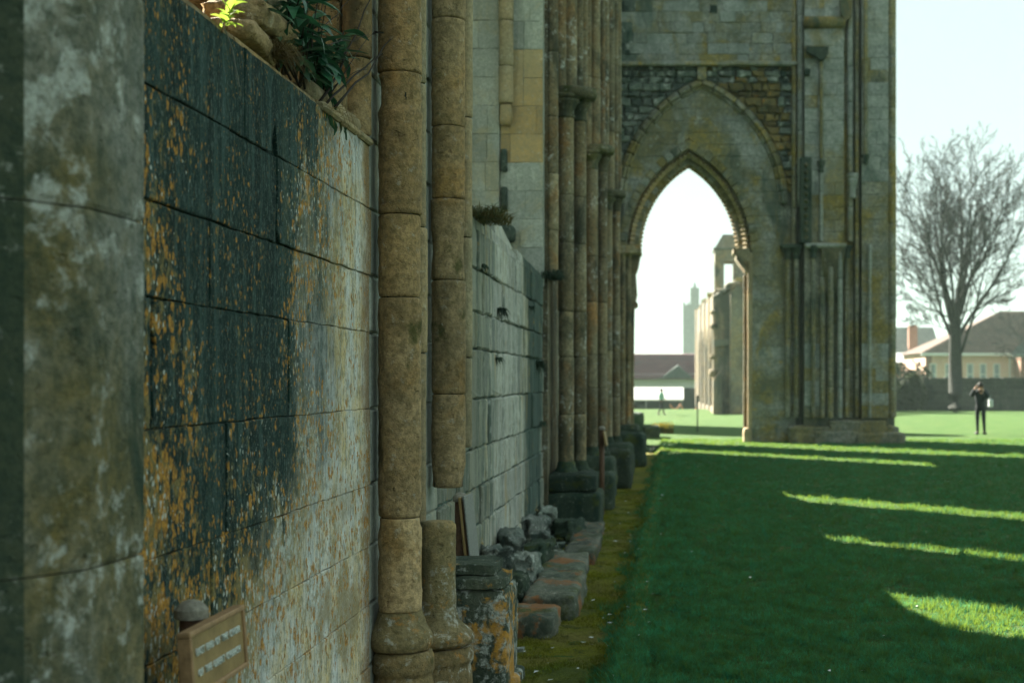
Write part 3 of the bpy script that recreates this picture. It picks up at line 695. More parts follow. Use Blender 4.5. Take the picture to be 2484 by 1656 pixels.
def capital(par, cx, cy, r, z, h, mat, name='capital', square=False):
    """moulded capital: necking ring, spreading bell, round abacus; z is its top"""
    pr = refine([(r*.8, z-h), (r*1.12, z-h), (r*1.2, z-h*.94), (r*1.08, z-h*.88), (r*1.05, z-h*.7), (r*1.25, z-h*.5), (r*1.6, z-h*.36), (r*1.7, z-h*.3), (r*1.72, z-h*.24), (r*1.5, z-h*.22), (r*1.85, z-h*.16), (r*1.92, z-h*.08), (r*1.85, z), (.01, z)], 2)
    o = MB().lathe(pr, (cx, cy, 0), 20, .008, 12).make(name, mat, par, True)
    return o
def respond(name, label, cx, cy, r, ztop, zb, seed, thin=True):
    """clustered wall shafts with capital, upper vault shafts, moulded base and plinth"""
    rg = random.Random(seed)
    t = thing('column_cluster', label, 'columns', (cx, cy, -.1))
    MB().box((-2.6, cy-.5, -.2), (-1.56, cy+1.1, 14)).make('wall_core', M['clus'], t)
    zz = [zb+.14]
    while zz[-1] < ztop-.9: zz.append(zz[-1]+rg.uniform(.5, .95))
    zz[-1] = ztop-.30
    up = [ztop]
    while up[-1] < 13: up.append(up[-1]+rg.uniform(.8, 1.5))
    up.append(14)
    for (dx, dy, k) in ((-.055, 0, 1.), (.10, .25, .85), (.0, .55, .8)):
        shaft(t, cx+dx, cy+dy, r*k, zz, M['clus'], n=18, rng=rg, disp=.005)
        capital(t, cx+dx, cy+dy, r*k, ztop-.06, .30, M['cap'])
        MB().lathe(refine(base_prof(r*k, zb+.16, zb-.02, .05), 2), (cx+dx, cy+dy, 0), 20, .006, 9).make('column_base', M['darkbase'], t, True)
    MB().lathe([(.02, ztop-.1), (r*3.0, ztop-.1), (r*3.25, ztop-.06), (r*3.25, ztop-.01), (r*3.1, ztop+.03), (.02, ztop+.03)], (cx+.01, cy+.15, 0), 24, .008, 9).make('abacus', M['cap'], t, True)
    for (dx, dy, k) in ((-.12, -.05, .7), (0., .02, .85), (.09, .2, .6), (.13, .42, .7)):
        shaft(t, cx+dx, cy+dy, r*k, up, M['clus'], name='upper_shaft', n=16, rng=rg, disp=.005)
    if thin:
        shaft(t, -1.51, cy-.42, .075, [3.0, 3.6, 4.3, 5, 5.8, 6.8, 8, 9.5, 11, 14], M['clus'], name='thin_shaft', n=14, rng=rg, disp=.008)
    return t, rg
t2, rg = respond('c2', 'column cluster with wide round capital and square dark plinth block, past the grey wall', -1.315, 18.0, .098, 5.42, .57, 51)
lumpy_box((-1.62, 17.62, .34), (-.98, 18.5, .60), .05, M['darkbase'], 'base_moulding', t2, .02, 3, 7)
lumpy_box((-1.62, 17.58, -.2), (-.92, 18.6, .36), .03, M['darkbase'], 'base_plinth', t2, .02, 4, 8)
t3, rg = respond('c3', 'column cluster with second capital, standing directly past the wide round capital', -1.24, 22.4, .088, 5.42, .55, 52, False)
lumpy_box((-1.62, 22.0, -.2), (-.93, 22.9, .56), .05, M['darkbase'], 'base_plinth', t3, .03, 5, 8)
t4, rg = respond('c4', 'small-looking column cluster with third capital, just before the arch', -1.24, 27.7, .09, 5.42, .5, 53, False)
lumpy_box((-1.62, 27.3, -.2), (-.80, 28.5, .52), .05, M['darkbase'], 'base_plinth', t4, .03, 6, 8)

def bay(label, y0, y1, slit, seed, zt=8.6):
    rg = random.Random(seed)
    t = thing('ruined_wall', label, 'wall', (-1.6, (y0+y1)/2, -.1))
    mb = MB(); mb.box((-2.75, y0, -.2), (-1.625, y1, 3.0))
    if slit:
        a, b = slit
        mb.box((-2.75, y0, 3), (-2.58, a, 14)); mb.box((-2.75, b, 3), (-2.58, y1, 14)); mb.box((-2.75, a, 10.5), (-2.58, b, 14)); mb.box((-2.75, a, 3), (-2.58, b, 3.1))
        mb.prism([(a-1.6, 2.99), (b-.9, 2.99), (b-1.5, 3.06), (a-.9, 3.25), (a-1.6, 3.42)], 'x', -1.95, -1.66)  # added wedge on the sill, tapers the tip of the sun stripe
    else: mb.box((-2.75, y0, 3.), (-1.7, y1, 14))
    mb.make('wall_core', M['mortar'], t)
    ashlar(t, FX(-1.6), y0+.3, y1-.2, ZC, (.6, 1.2), M['wall2'], rg, g=.010, jit=.008, pr=.01)
    return t
bay('narrow lower wall glimpsed between the second and third column clusters', 18.61, 22.0, (19.55, 20.75), 61)
bay('narrow lower wall glimpsed between the third and fourth column clusters', 22.9, 27.2, (25.35, 26.6), 62)
t = bay('farthest stretch of the side wall before the arch, with a doorway gap', 28.6, 36.5, None, 63)
mb = MB(); mb.box((-2.75, 36.5, 7.3), (-1.6, 39.0, 14)); mb.box((-2.75, 39.0, -.2), (-1.6, 39.95, 14)); mb.make('doorway_head', M['mortar'], t)

# loose stones lying on the first sill and at the wall foot
def boulder(label, c, s, mat, seed, group=None, rot=0, amp=.22, name='loose_stone', cat='stone', bl=.55):
    r = random.Random(seed); v = []; f = []; n = 7; ids = {}
    ca, sa = math.cos(rot), math.sin(rot)
    def vid(i, j, k):
        key = (i, j, k)
        if key not in ids:
            p = Vector([2*t/n-1 for t in key]); q = p.normalized()*1.25; p = p.lerp(q, bl)
            p += noise.noise_vector(p*1.3+Vector((seed*3.7, 0, 0)))*amp+noise.noise_vector(p*3.5+Vector((seed*3.7, 5, 0)))*amp*.55
            p = Vector((p.x*s[0], p.y*s[1], p.z*s[2]))
            ids[key] = len(v); v.append((c[0]+p.x*ca-p.y*sa, c[1]+p.x*sa+p.y*ca, c[2]+p.z))
        return ids[key]
    for i in range(n):
        for j in range(n):
            f += [(vid(i, j, 0), vid(i, j+1, 0), vid(i+1, j+1, 0), vid(i+1, j, 0)), (vid(i, j, n), vid(i+1, j, n), vid(i+1, j+1, n), vid(i, j+1, n)),
                  (vid(i, 0, j), vid(i+1, 0, j), vid(i+1, 0, j+1), vid(i, 0, j+1)), (vid(i, n, j), vid(i, n, j+1), vid(i+1, n, j+1), vid(i+1, n, j)),
                  (vid(0, i, j), vid(0, i, j+1), vid(0, i+1, j+1), vid(0, i+1, j)), (vid(n, i, j), vid(n, i+1, j), vid(n, i+1, j+1), vid(n, i, j+1))]
    o = mk(name, v, f, mat, None, True, org=(c[0], c[1], c[2]-s[2]))
    return tag(o, label, cat, group)
gs = 'stones lying on the sill behind the plants'
boulder('rounded pale brown stone on the sill, immediately right of the bright seedling', (-1.76, 5.92, 3.34), (.11, .16, .075), M['brownpale'], 1, gs)
boulder('long brown stone on the sill lying beneath the rounded pale one', (-1.74, 5.86, 3.20), (.13, .30, .055), M['brown'], 2, gs, amp=.15)
boulder('big brown stone cut by the top edge of the photo', (-1.98, 6.3, 3.47), (.13, .24, .12), M['brown'], 3, gs)
boulder('rusty brown flat stone sloping under the dry grass on the sill', (-1.72, 5.66, 3.09), (.10, .26, .045), M['brown'], 4, gs, .1, .12)
boulder('dark rounded lump of stone at the sill end against the columns', (-1.735, 7.08, 3.17), (.075, .17, .10), M['brown'], 7, gs, amp=.12)
gr = 'fallen rubble at the foot of the grey wall'
rb = [((-1.28, 9.55, .12), (.10, .14, .20), 'darkbase', 'dark jagged upright stone touching the orange-lichened plinth'),
      ((-1.32, 10.4, .10), (.13, .17, .13), 'rubble', 'grey rubble stone with pale ridges above the nearest kerb slab'),
      ((-1.45, 10.6, .27), (.11, .2, .10), 'rubble', 'grey stone balanced high against the wall foot, left of the rubble'),
      ((-1.29, 11.2, .10), (.12, .15, .13), 'darkbase', 'dark hollow-fronted stone in the middle of the rubble'),
      ((-1.47, 11.6, .27), (.11, .22, .12), 'rubble', 'lichened stone leaning on the wall above the dark hollow one'),
      ((-1.29, 12.2, .13), (.11, .2, .12), 'rubble', 'grey flat-topped stone halfway along the rubble'),
      ((-1.48, 12.9, .24), (.10, .3, .13), 'rubble', 'mossy stone wedged on the wall halfway along the rubble'),
      ((-1.28, 13.4, .10), (.11, .2, .12), 'darkbase', 'dark square-faced stone near the far end of the rubble'),
      ((-1.38, 14.5, .10), (.10, .22, .11), 'rubble', 'large grey stone with arched top near the plinth block'),
      ((-1.51, 15.3, .16), (.08, .3, .12), 'rubble', 'pale speckled stone below the dark part of the grey wall'),
      ((-1.48, 16.6, .12), (.10, .28, .13), 'rubble', 'tall pile stone leaning at the left of the square plinth block'),
      ((-1.22, 16.2, .06), (.12, .24, .10), 'darkbase', 'low dark stone in front of the square plinth block')]
for i, (c, s, m, lab) in enumerate(rb):
    boulder(lab, c, s, M[m], 20+i, gr, rot=(i*.37) % .8-.4, amp=.40, bl=.10)
mb = MB()
for i in range(260):
    y = 9.3+8.2*rg.random(); x = -1.56+.50*rg.random()**1.4; z = -.10+.30*max(0, (-1.25-x)/.3)*rg.random(); s_ = rg.uniform(.02, .055)
    q = [Vector((x, y, z))+Vector((sx*s_*rg.uniform(.6, 1.2), sy*s_*rg.uniform(.7, 1.6), sz*s_*rg.uniform(.4, .9))) for sz in (-1, 1) for sx, sy in ((-1, -1), (1, -1), (1, 1), (-1, 1))]
    mb.add(q, [(0, 3, 2, 1), (4, 5, 6, 7), (0, 1, 5, 4), (1, 2, 6, 5), (2, 3, 7, 6), (3, 0, 4, 7)])
tag(mb.make('stone_chips', M['rubble']), kind='stuff')
gk = 'worn kerb slabs along the wall foot'
kb = [((-1.27, 10.15, -.14), (-.86, 10.75, .07), 'nearest grey kerb slab with a dark front face, an orange tuft on its left'),
      ((-1.16, 10.92, -.14), (-.76, 12.45, .10), 'long grey kerb slab with rusty outer edge, second from the front'),
      ((-1.20, 12.6, -.14), (-.83, 14.0, .07), 'rust-orange stained kerb slab, third from the front'),
      ((-1.12, 14.2, -.14), (-.80, 15.9, .05), 'mossy brown kerb slab, fourth from the front'),
      ((-1.14, 16.1, -.14), (-.86, 17.5, .03), 'farthest kerb slab, ending at the square plinth block')]
for i, (a, b, lab) in enumerate(kb):
    o = lumpy_box(a, b, .018, M['slab'], 'kerb_slab', None, .030, 9+i, 11); tag(o, lab, 'kerb slab', gk)
gb = 'dark blocks by the bases of the farther columns'
for i, (a, b, lab) in enumerate([((-1.3, 20.2, -.15), (-.86, 20.9, .42), 'rough dark block behind the middle sign post'),
        ((-1.2, 24.2, -.15), (-.74, 25.1, .55), 'dark rectangular stone block set apart near the third columns'),
        ((-1.25, 30.2, -.15), (-.62, 31.4, .62), 'dark square block just before the sunny strip by the arch'),
        ((-1.5, 43.5, -.1), (-.95, 44.4, .75), 'short dark stone stump seen through the arch at its left side'),
        ((-.95, 43.6, -.1), (-.45, 44.3, .35), 'low grey stone remnant beside the stump through the arch')]):
    o = lumpy_box(a, b, .04, M['darkbase'], 'stone_block', None, .04, 19+i, 7); tag(o, lab, 'stone block', gb)

# ------------------------------------------------------------------ the great arch and its pier
YA = 40.1
class Arch:
    def __init__(s, cx, a, zs, h):
        s.cx, s.a, s.zs, s.h = cx, a, zs, h; s.R = (a*a+h*h)/(2*a); s.t1 = math.atan2(h, s.R-a)
    def hi(s, z, o=0.):
        if z <= s.zs: return s.cx+s.a+o
        q = (s.R+o)**2-(z-s.zs)**2
        return s.cx+max(0, s.a-s.R+math.sqrt(q)) if q > 0 else s.cx
    def lo(s, z, o=0.): return 2*s.cx-s.hi(z, o)
    def top(s, o=0.): return s.zs+math.sqrt((s.R+o)**2-(s.R-s.a)**2)
    def pt(s, side, t, o=0.):
        x = s.a-s.R+(s.R+o)*math.cos(t); z = s.zs+(s.R+o)*math.sin(t)
        return (s.cx+side*x, z)
    def tmax(s, o=0.): return math.acos((s.R-s.a)/(s.R+o))
inner = Arch(.40, 1.75, 5.42, 2.85)
hood = Arch(.77, 2.3, 6.7, 3.42)
aw = thing('arch_wall', 'tall grey and ochre wall pierced by the pointed arch with sky showing through', 'arch wall', (.4, 40.5, 0))
rg = random.Random(71)
# solid core with the arch cut out
hole = [(2.10, -.2), (2.10, 5.1)]
inn = .04
n = 14
for i in range(n+1): hole.append(inner.pt(1, inner.tmax(inn+.06)*i/n, inn+.06))
for i in range(n, -1, -1): hole.append(inner.pt(-1, inner.tmax(inn+.06)*i/n, inn+.06))
hole += [(-1.2, 5.1), (-1.2, -.2)]
outl = [(3.5, -.2), (3.5, 15), (-2.6, 15), (-2.6, -.2)]
# split into two halves so that each outline stays simple
k = len(hole)//2
MB().prism([(3.5, -.2), (3.5, 15), (.40, 15), (.40, hole[k][1])]+hole[:k][::-1], 'y', YA+.06, 41.05).make('wall_core', M['mortar2'], aw)
MB().prism([(-2.6, 15), (-2.6, -.2)]+hole[k:][::-1]+[(.40, 15)], 'y', YA+.06, 41.05).make('wall_core', M['mortar2'], aw)
ZA = [0.02]
while ZA[-1] < 10: ZA.append(ZA[-1]+.335)
am = lambda u, z, r: M['archgrey']
# recessed panel between the hood and the arch
ashlar(aw, FY(YA), 2.16, 3.4, [z for z in ZA if z < 8.9], (.45, .8), M['archgrey'], rg, g=.006, ch=.005, lo=lambda z: inner.hi(z, .20 if z > 5.42 else 0), hi=lambda z: min(3.42, hood.hi(z, -.1)) if z > 6.7 else 3.42, depth=.05, k=2)
ashlar(aw, FY(YA), -2, -1.4, [z for z in ZA if 5.6 < z < 8.9], (.45, .8), M['archgrey'], rg, g=.006, ch=.005, lo=lambda z: hood.lo(z, -.1), hi=lambda z: inner.lo(z, .20), depth=.05, k=2)
ashlar(aw, FY(YA), -2, 3, [8.73, 9.06, 9.4, 9.73, 10.0], (.45, .8), M['archgrey'], rg, g=.006, ch=.005, lo=lambda z: max(hood.lo(z, -.1), -9), hi=lambda z: hood.hi(z, -.1), depth=.05, k=2)
# rubble spandrels
rub = [6.3]
while rub[-1] < 10.5: rub.append(rub[-1]+rg.uniform(.12, .26))
rub[-1] = 10.56
ashlar(aw, FY(YA-.08), -2.4, 1, rub, (.16, .5), M['archdark'], rg, g=.022, ch=.03, lo=lambda z: -2.4, hi=lambda z: hood.lo(z, .14) if z < 10.2 else .64, depth=.08, pr=.06, jit=.03)
ashlar(aw, FY(YA-.08), 1, 3.5, [z for z in rub if z > 6.9], (.16, .5), M['archrust'], rg, g=.022, ch=.03, lo=lambda z: hood.hi(z, .14) if z < 10.2 else .90, hi=lambda z: 3.46, depth=.08, pr=.06, jit=.03,
       mats=lambda u, z, r: M['archdark'] if (z > 10.1 or u > 3.0) and r.random() < .7 else None)
# upper wall, slightly proud, in mixed small stones
mixm = lambda u, z, r: M['archdark'] if (u < -.9 and r.random() < .75) else (M['pier'] if u > 2.6 and r.random() < .5 else (M['piergrey'] if r.random() < .35 else None))
zu = [10.6]
while zu[-1] < 14.6: zu.append(zu[-1]+.30)
MB().box((-2.6, YA-.12, 10.59), (3.5, YA+.05, 15)).make('upper_core', M['archgrey'], aw)
ashlar(aw, FY(YA-.16), -2.4, 3.4, zu, (.3, .75), M['archgrey'], rg, g=.004, ch=.006, depth=.05, k=2, mats=mixm, pr=.022)
MB().bbox((-2.4, YA-.26, 10.56), (3.45, YA-.1, 10.68), .03).make('string_course', M['archgrey'], aw)
MB().box((1.0, YA-.19, 12.05), (1.2, YA-.1, 12.27)).make('putlog_hole_shade', M['pierdark'], aw)  # dark block set proud of the wall, coloured as a hole's shade
MB().bbox((.64, YA-.16, 10.18), (.90, YA+.05, 10.56), .02).make('apex_block', M['archgrey'], aw)
# hood mould: stones of a double roll following the arch
for side in (-1, 1):
    ns = 12; tm = hood.t1
    for i in range(ns):
        t0 = tm*i/ns+.003; t1 = tm*(i+1)/ns-.003
        mb = MB()
        for (o, y, r) in ((0, YA-.08, .062), (-.10, YA-.02, .045), (.085, YA-.05, .035)):
            pts = [(hood.pt(side, t0+(t1-t0)*q/4, o)[0], y, hood.pt(side, t0+(t1-t0)*q/4, o)[1]) for q in range(5)]
            mb.tube(pts, r, 8)
        mb.make('hood_stone', M['archgrey'] if rg.random() < .8 else M['pier'], aw, True)
# two orders of wedge-shaped arch stones with bead ornament between
for side in (-1, 1):
    ns = 15
    for (o0, o1, y, d) in ((0, .22, YA-.015, .45), (-.33, .12, YA+.40, .5)):
        for i in range(ns):
            tA = inner.tmax(o0); tB = inner.tmax(o1)
            a0 = min(tA, inner.t1*i/ns+.002); a1 = inner.t1*(i+1)/ns-.002
            if i == ns-1: a1 = None
            p = [inner.pt(side, a0, o0), inner.pt(side, a0, o1), inner.pt(side, a1 or tB, o1), inner.pt(side, a1 or tA, o0)]
            if side == 1: p = [p[0], p[1], p[2], p[3]]
            else: p = p[::-1]
            stone('arch_stone', p, FY(y), d, M['pier'] if rg.random() < .6 else M['archgrey'], aw, .015, 0, 3, .004, rg)
    nb = 26
    for i in range(nb):
        t = inner.t1*(i+.5)/nb
        for (o, y, s) in ((-.10, YA+.24, .13), (-.34, YA+.60, .10)):
            x, z = inner.pt(side, t, o); e = s
            MB().add([(x-e, y, z), (x+e, y, z), (x, y, z-e), (x, y, z+e), (x, y-e*1.3, z), (x, y+e, z)],
                     [(4, 0, 3), (4, 3, 1), (4, 1, 2), (4, 2, 0), (5, 3, 0), (5, 1, 3), (5, 2, 1), (5, 0, 2)]).make('chevron_bead', M['brownpale'], aw)
# jambs
ashlar(aw, (Vector((2.09, 0, 0)), Vector((0, -1, 0)), Vector((-1, 0, 0))), -41.04, -YA-.02, [z for z in ZA if z < 5.3], (.4, .6), M['brownpale'], rg, depth=.02, k=2)
shaft(aw, 2.13, YA+.02, .07, [.4, 1.4, 2.3, 3.2, 4.2, 5.35], M['brownpale'], n=14, rng=rg)
shaft(aw, 2.03, YA+.45, .07, [.4, 1.5, 2.6, 3.7, 4.75], M['clus'], n=14, rng=rg)
lumpy_box((1.95, YA-.08, -.1), (2.2, YA+.6, .4), .03, M['brownpale'], 'jamb_base', aw, .02, 2, 5)
MB().prism([(1.66, 5.46), (1.66, 5.34), (1.74, 5.28), (1.74, 5.18), (1.86, 5.0), (2.0, 4.82), (2.12, 4.72), (2.12, 5.46)], 'y', YA-.05, 41.0).make('corbel', M['clus'], aw)
for (x, y, r) in ((-1.62, 39.55, .09), (-1.45, 39.75, .085), (-1.30, 39.98, .08), (-1.22, 40.35, .07)):
    shaft(aw, x, y, r, [.45, 1.3, 2.3, 3.1, 4, 4.75, 5.2], M['clus'], n=14, rng=rg)
    capital(aw, x, y, r, 5.42, .32, M['clus'])
MB().prism([(-1.75, 5.5), (-1.75, 5.36), (-1.6, 5.28), (-.95, 5.28), (-.92, 5.36), (-.96, 5.5)], 'y', 39.45, 40.9).make('abacus', M['clus'], aw)
MB().prism([(-1.3, 5.28), (-.97, 5.28), (-1.03, 4.95), (-1.10, 4.75), (-1.06, 4.2), (-1.1, 3.98), (-1.04, 3.93), (-1.04, 3.85), (-1.14, 3.78), (-1.17, .3), (-1.3, .3)], 'y', YA-.02, 40.9).make('jamb', M['clus'], aw)
lumpy_box((-1.75, 39.3, -.15), (-1.0, 40.9, .5), .05, M['darkbase'], 'jamb_base', aw, .04, 12, 7)

pr_ = thing('crossing_pier', 'massive sunless stone pier with clustered shafts to the right of the arch', 'pier', (4.8, 40.2, 0))
rg = random.Random(81)
MB().prism([(3.3, YA+.03), (3.62, YA+.03), (3.62, 39.68), (4.72, 39.68), (4.72, 39.85), (5.2, 39.85), (5.2, 39.58), (5.95, 39.58), (5.98, 39.8), (6.18, 39.9), (6.18, 41.6), (3.51, 41.6), (3.51, YA+.04)], 'z', -.2, 15).make('pier_core', M['mortar2'], pr_)
ZP = [.7]
while ZP[-1] < 14.8: ZP.append(ZP[-1]+.345)
pm = lambda u, z, r: M['piergrey'] if (z > 6.8 and r.random() < .85) else (M['pier'] if z > 2.7 else (M['piergrey'] if r.random() < .55 else M['pier']))
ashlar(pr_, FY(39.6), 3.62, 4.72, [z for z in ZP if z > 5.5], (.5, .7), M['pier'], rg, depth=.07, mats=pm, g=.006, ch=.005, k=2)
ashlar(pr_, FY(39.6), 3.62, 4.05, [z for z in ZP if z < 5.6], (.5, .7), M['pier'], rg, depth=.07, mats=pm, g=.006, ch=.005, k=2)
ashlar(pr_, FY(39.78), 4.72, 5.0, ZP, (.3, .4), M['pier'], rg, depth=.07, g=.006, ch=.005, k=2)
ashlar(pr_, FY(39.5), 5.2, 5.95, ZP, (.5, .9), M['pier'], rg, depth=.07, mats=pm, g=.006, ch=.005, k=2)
ashlar(pr_, FX(6.2), 39.95, 41.6, ZP, (.5, .9), M['pier'], rg, depth=.03, g=.006, ch=.005, k=2)
for (x, y, r, z0, z1) in ((3.36, 39.95, .07, 5.5, 15), (3.53, 39.85, .085, 6.6, 15), (3.19, 39.98, .08, .7, 5.3), (3.42, 39.85, .07, .7, 5.3), (3.86, 39.53, .055, .7, 5.3),
                          (4.12, 39.55, .07, .7, 5.3), (4.34, 39.50, .075, .7, 4.9), (4.60, 39.48, .065, .7, 5.3), (4.80, 39.62, .07, .7, 5.3), (4.90, 39.66, .08, 5.6, 15),
                          (5.09, 39.66, .06, .7, 15), (5.30, 39.44, .06, 7.9, 15), (5.42, 39.45, .05, .7, 5.5), (6.06, 39.72, .12, .7, 15), (6.17, 40.2, .10, .7, 15), (4.08, 39.54, .045, 7.9, 10.7), (4.08, 39.55, .05, 5.6, 7.5)):
    zz = [z0]
    while zz[-1] < z1-1.4: zz.append(zz[-1]+rg.uniform(.8, 1.5))
    zz.append(z1)
    shaft(pr_, x, y, r, zz, M['pier'] if rg.random() < .65 else M['piergrey'], n=12, rng=rg, disp=.006, step=.12, gap=.01)
for (x, y, r) in ((3.19, 39.98, .09), (3.42, 39.85, .09), (3.86, 39.53, .08), (4.80, 39.62, .09)):
    capital(pr_, x, y, r, 5.5, .36, M['pierdark'])
capital(pr_, 4.08, 39.54, .06, 7.85, .32, M['pierdark']); capital(pr_, 5.30, 39.44, .06, 8.0, .25, M['pierdark'])
capital(pr_, 4.95, 39.6, .09, 7.5, .7, M['piergrey'])
MB().bbox((2.98, 39.72, 5.44), (3.6, YA+.02, 5.56), .03).make('abacus', M['pierdark'], pr_)
MB().bbox((3.62, 39.40, 5.42), (4.78, 39.62, 5.55), .04).make('abacus', M['piergrey'], pr_)
# sooty tapering corbel below the shelf
MB().add([(4.05, 39.42, 5.42), (4.74, 39.42, 5.42), (4.74, 39.66, 5.42), (4.05, 39.66, 5.42), (4.10, 39.45, 4.9), (4.70, 39.45, 4.9), (4.22, 39.53, 4.1), (4.62, 39.53, 4.1), (4.36, 39.60, 3.3), (4.52, 39.60, 3.3), (4.22, 39.66, 4.1), (4.62, 39.66, 4.1), (4.36, 39.67, 3.3), (4.52, 39.67, 3.3)],
         [(0, 1, 2, 3), (4, 5, 1, 0), (6, 7, 5, 4), (8, 9, 7, 6), (0, 3, 10, 6, 4), (6, 10, 12, 8), (1, 5, 7, 11, 2), (7, 9, 13, 11), (8, 12, 13, 9)]).make('corbel', M['cap'], pr_)
MB().tube([(3.6, 39.58, 11.7), (4.74, 39.58, 11.7)], .17, 12).make('roll_band', M['archrust'], pr_, True)
MB().prism([(3.66, 10.98), (3.66, 10.84), (3.9, 10.72), (4.05, 10.6), (4.12, 10.6), (4.26, 10.8), (4.26, 10.98)], 'y', 39.38, 39.62).make('bracket', M['pierdark'], pr_)
MB().prism([(3.62, 10.38), (3.62, 10.2), (3.76, 10.22), (3.78, 10.38)], 'y', 39.42, 39.62).make('bracket', M['pierdark'], pr_)
MB().prism([(4.60, 12.3), (4.60, 11.95), (4.72, 11.7), (4.9, 11.8), (4.95, 12.3)], 'y', 39.4, 39.75).make('bracket', M['archrust'], pr_)
MB().bbox((3.50, 39.50, 5.56), (3.82, 39.9, 7.95), .02).make('dark_strip', M['pierdark'], pr_)
for i in range(11):
    z = 5.72+i*.2; e = .085
    MB().add([(3.66-e, 39.5, z), (3.66+e, 39.5, z), (3.66, 39.5, z-e), (3.66, 39.5, z+e), (3.66, 39.38, z)], [(4, 0, 3), (4, 3, 1), (4, 1, 2), (4, 2, 0)]).make('dogtooth', M['cap'], pr_)
for (a, b, m) in (((3.9, 39.36, -.2), (5.1, 41.0, .36), 'pier'), ((3.3, 39.5, -.2), (4.0, 40.6, .30), 'pier'), ((5.0, 39.30, -.2), (6.40, 40.6, .30), 'pier'), ((3.2, 39.52, -.1), (6.26, 41.6, .48), 'pier'), ((4.3, 39.45, .2), (5.9, 41.6, .66), 'pier')):
    lumpy_box(a, b, .05, M[m], 'base_plinth', pr_, .035, a[0], 12)

# ------------------------------------------------------------------ beyond the arch
tw = thing('transept_wall', 'ruined transept wall standing left of the arch, behind it', 'wall', (-6, 58, 0))
MB().box((-10.5, 57.6, -.3), (-3.0, 58.9, 11)).make('wall_core', M['ruin'], tw)

ru = thing('abbey_ruin', 'distant ruined abbey wall with sunlit side and open turret, seen through the arch', 'ruin', (3, 84, 0))
rg = random.Random(91)
A = Vector((2.23, 80.)); B = Vector((1.52, 100.))           # sunlit side runs away from A to B
dr = (B-A).normalized(); nx = Vector((-dr.y, dr.x))
def side(u, o=0.): p = A+dr*u+nx*o; return (p.x, p.y)
def along(mb, u0, u1, z0, z1, o0=-1.0, o1=0.):
    mb.prism([side(u0, o0), side(u0, o1), side(u1, o1), side(u1, o0)], 'z', z0, z1)
mb = MB()
along(mb, 0, 20, -1.6, .25)
for u0, u1 in ((0, 1.2), (3.8, 5.4), (8.2, 9.8), (12.6, 14.2), (17, 20)): along(mb, u0, u1, .25, 5.0)
along(mb, 0, 20, 5.0, 6.55); mb.make('window_wall', M['ruin'], ru)
for u0, u1 in ((0, .5), (4.3, 4.9), (8.7, 9.3), (13.1, 13.7), (19, 20)):
    mb = MB(); along(mb, u0, u1, -.3, 6.7, -.2, .07); mb.make('buttress', M['ruin'], ru)
for u0, u1 in ((1.2, 3.8), (5.4, 8.2), (9.8, 12.6), (14.2, 17)):
    mb = MB(); c = (u0+u1)/2
    for sgn, ua in ((1, u0), (-1, u1)):
        pl = [(ua, 3.7)]+[(ua+sgn*(c-u0)*(q/6)**1.6, 3.7+1.3*q/6) for q in range(1, 7)]+[(ua, 5.0)]
        n_ = len(pl); k_ = len(mb.v)
        vv = [(*side(u, -.9), z) for u, z in pl]+[(*side(u, -.02), z) for u, z in pl]
        mb.add(vv, [tuple(range(n_)), tuple(range(2*n_-1, n_-1, -1))]+[(i, (i+1) % n_, n_+(i+1) % n_, n_+i) for i in range(n_)])
    o = mb.make('window_head', M['ruin'], ru)
mb = MB(); mb.prism([(2.23, -.3), (2.23, 6.45), (2.6, 6.7), (2.9, 6.85), (3.1, 7.1), (3.8, 7.25), (4.6, 7.1), (4.6, -.3)], 'y', 79.7, 81.2); mb.make('end_wall', M['ruin'], ru)
for i in range(16):
    x, z = [(2.3, 6.45), (2.5, 6.55), (2.75, 6.7), (2.95, 6.8), (3.1, 7.0), (3.2, 7.1), (3.5, 7.15), (3.9, 7.1), (4.2, 7.05), (2.2, 5.6), (2.22, 4.8), (3.95, 6.9), (3.98, 5.4), (3.96, 3.6), (2.2, 3.1), (2.18, 2.2)][i]
    e = rg.uniform(.14, .26); lumpy_box((x-e, 79.55, z-e*.7), (x+e, 80.6, z+e*.6), .04, M['ruin'], 'broken_stone', ru, .09, i*3.1, 4)
for i in range(9):
    p_ = side(1+i*2.1, -.45); lumpy_box((p_[0]-.4, p_[1]-.9, 6.4), (p_[0]+.4, p_[1]+.7, 6.62+.35*rg.random()), .06, M['ruin'], 'broken_stone', ru, .12, i*1.7, 4)
ashlar(ru, FY(79.7), 2.25, 4.5, [0, .55, 1.1, 1.6, 2.1, 2.6, 3.1, 3.6, 4.1, 4.6, 5.1, 5.6, 6.1, 6.5], (.5, 1.1), M['ruin'], rg, g=.03, ch=.03, depth=.05, k=2, pr=.02)
MB().prism([(2.2, 4.0), (3.0, 4.05), (3.05, 3.75), (2.2, 3.6)], 'y', 79.3, 79.7).make('string_course', M['mortar2'], ru)
MB().prism([(2.15, 1.75), (2.6, 2.25), (2.6, -.1), (2.15, -.1)], 'y', 78.9, 79.7).make('buttress', M['ruin'], ru)
MB().prism([(3.1, 6.5), (3.1, -.1), (4.0, -.1), (4.0, 6.7), (3.5, 6.95)], 'y', 78.6, 79.7).make('buttress', M['ruin'], ru)
mb = MB()
tx0, tx1, ty0, ty1 = 2.45, 4.75, 86, 88.4
for (x0, x1, y0, y1) in ((tx0, 3.0, ty0, ty0+.5), (3.62, 4.25, ty0, ty0+.5), (tx0, 3.0, ty1-.5, ty1), (3.62, 4.25, ty1-.5, ty1)): mb.box((x0, y0, 7.0), (x1, y1, 9.0))
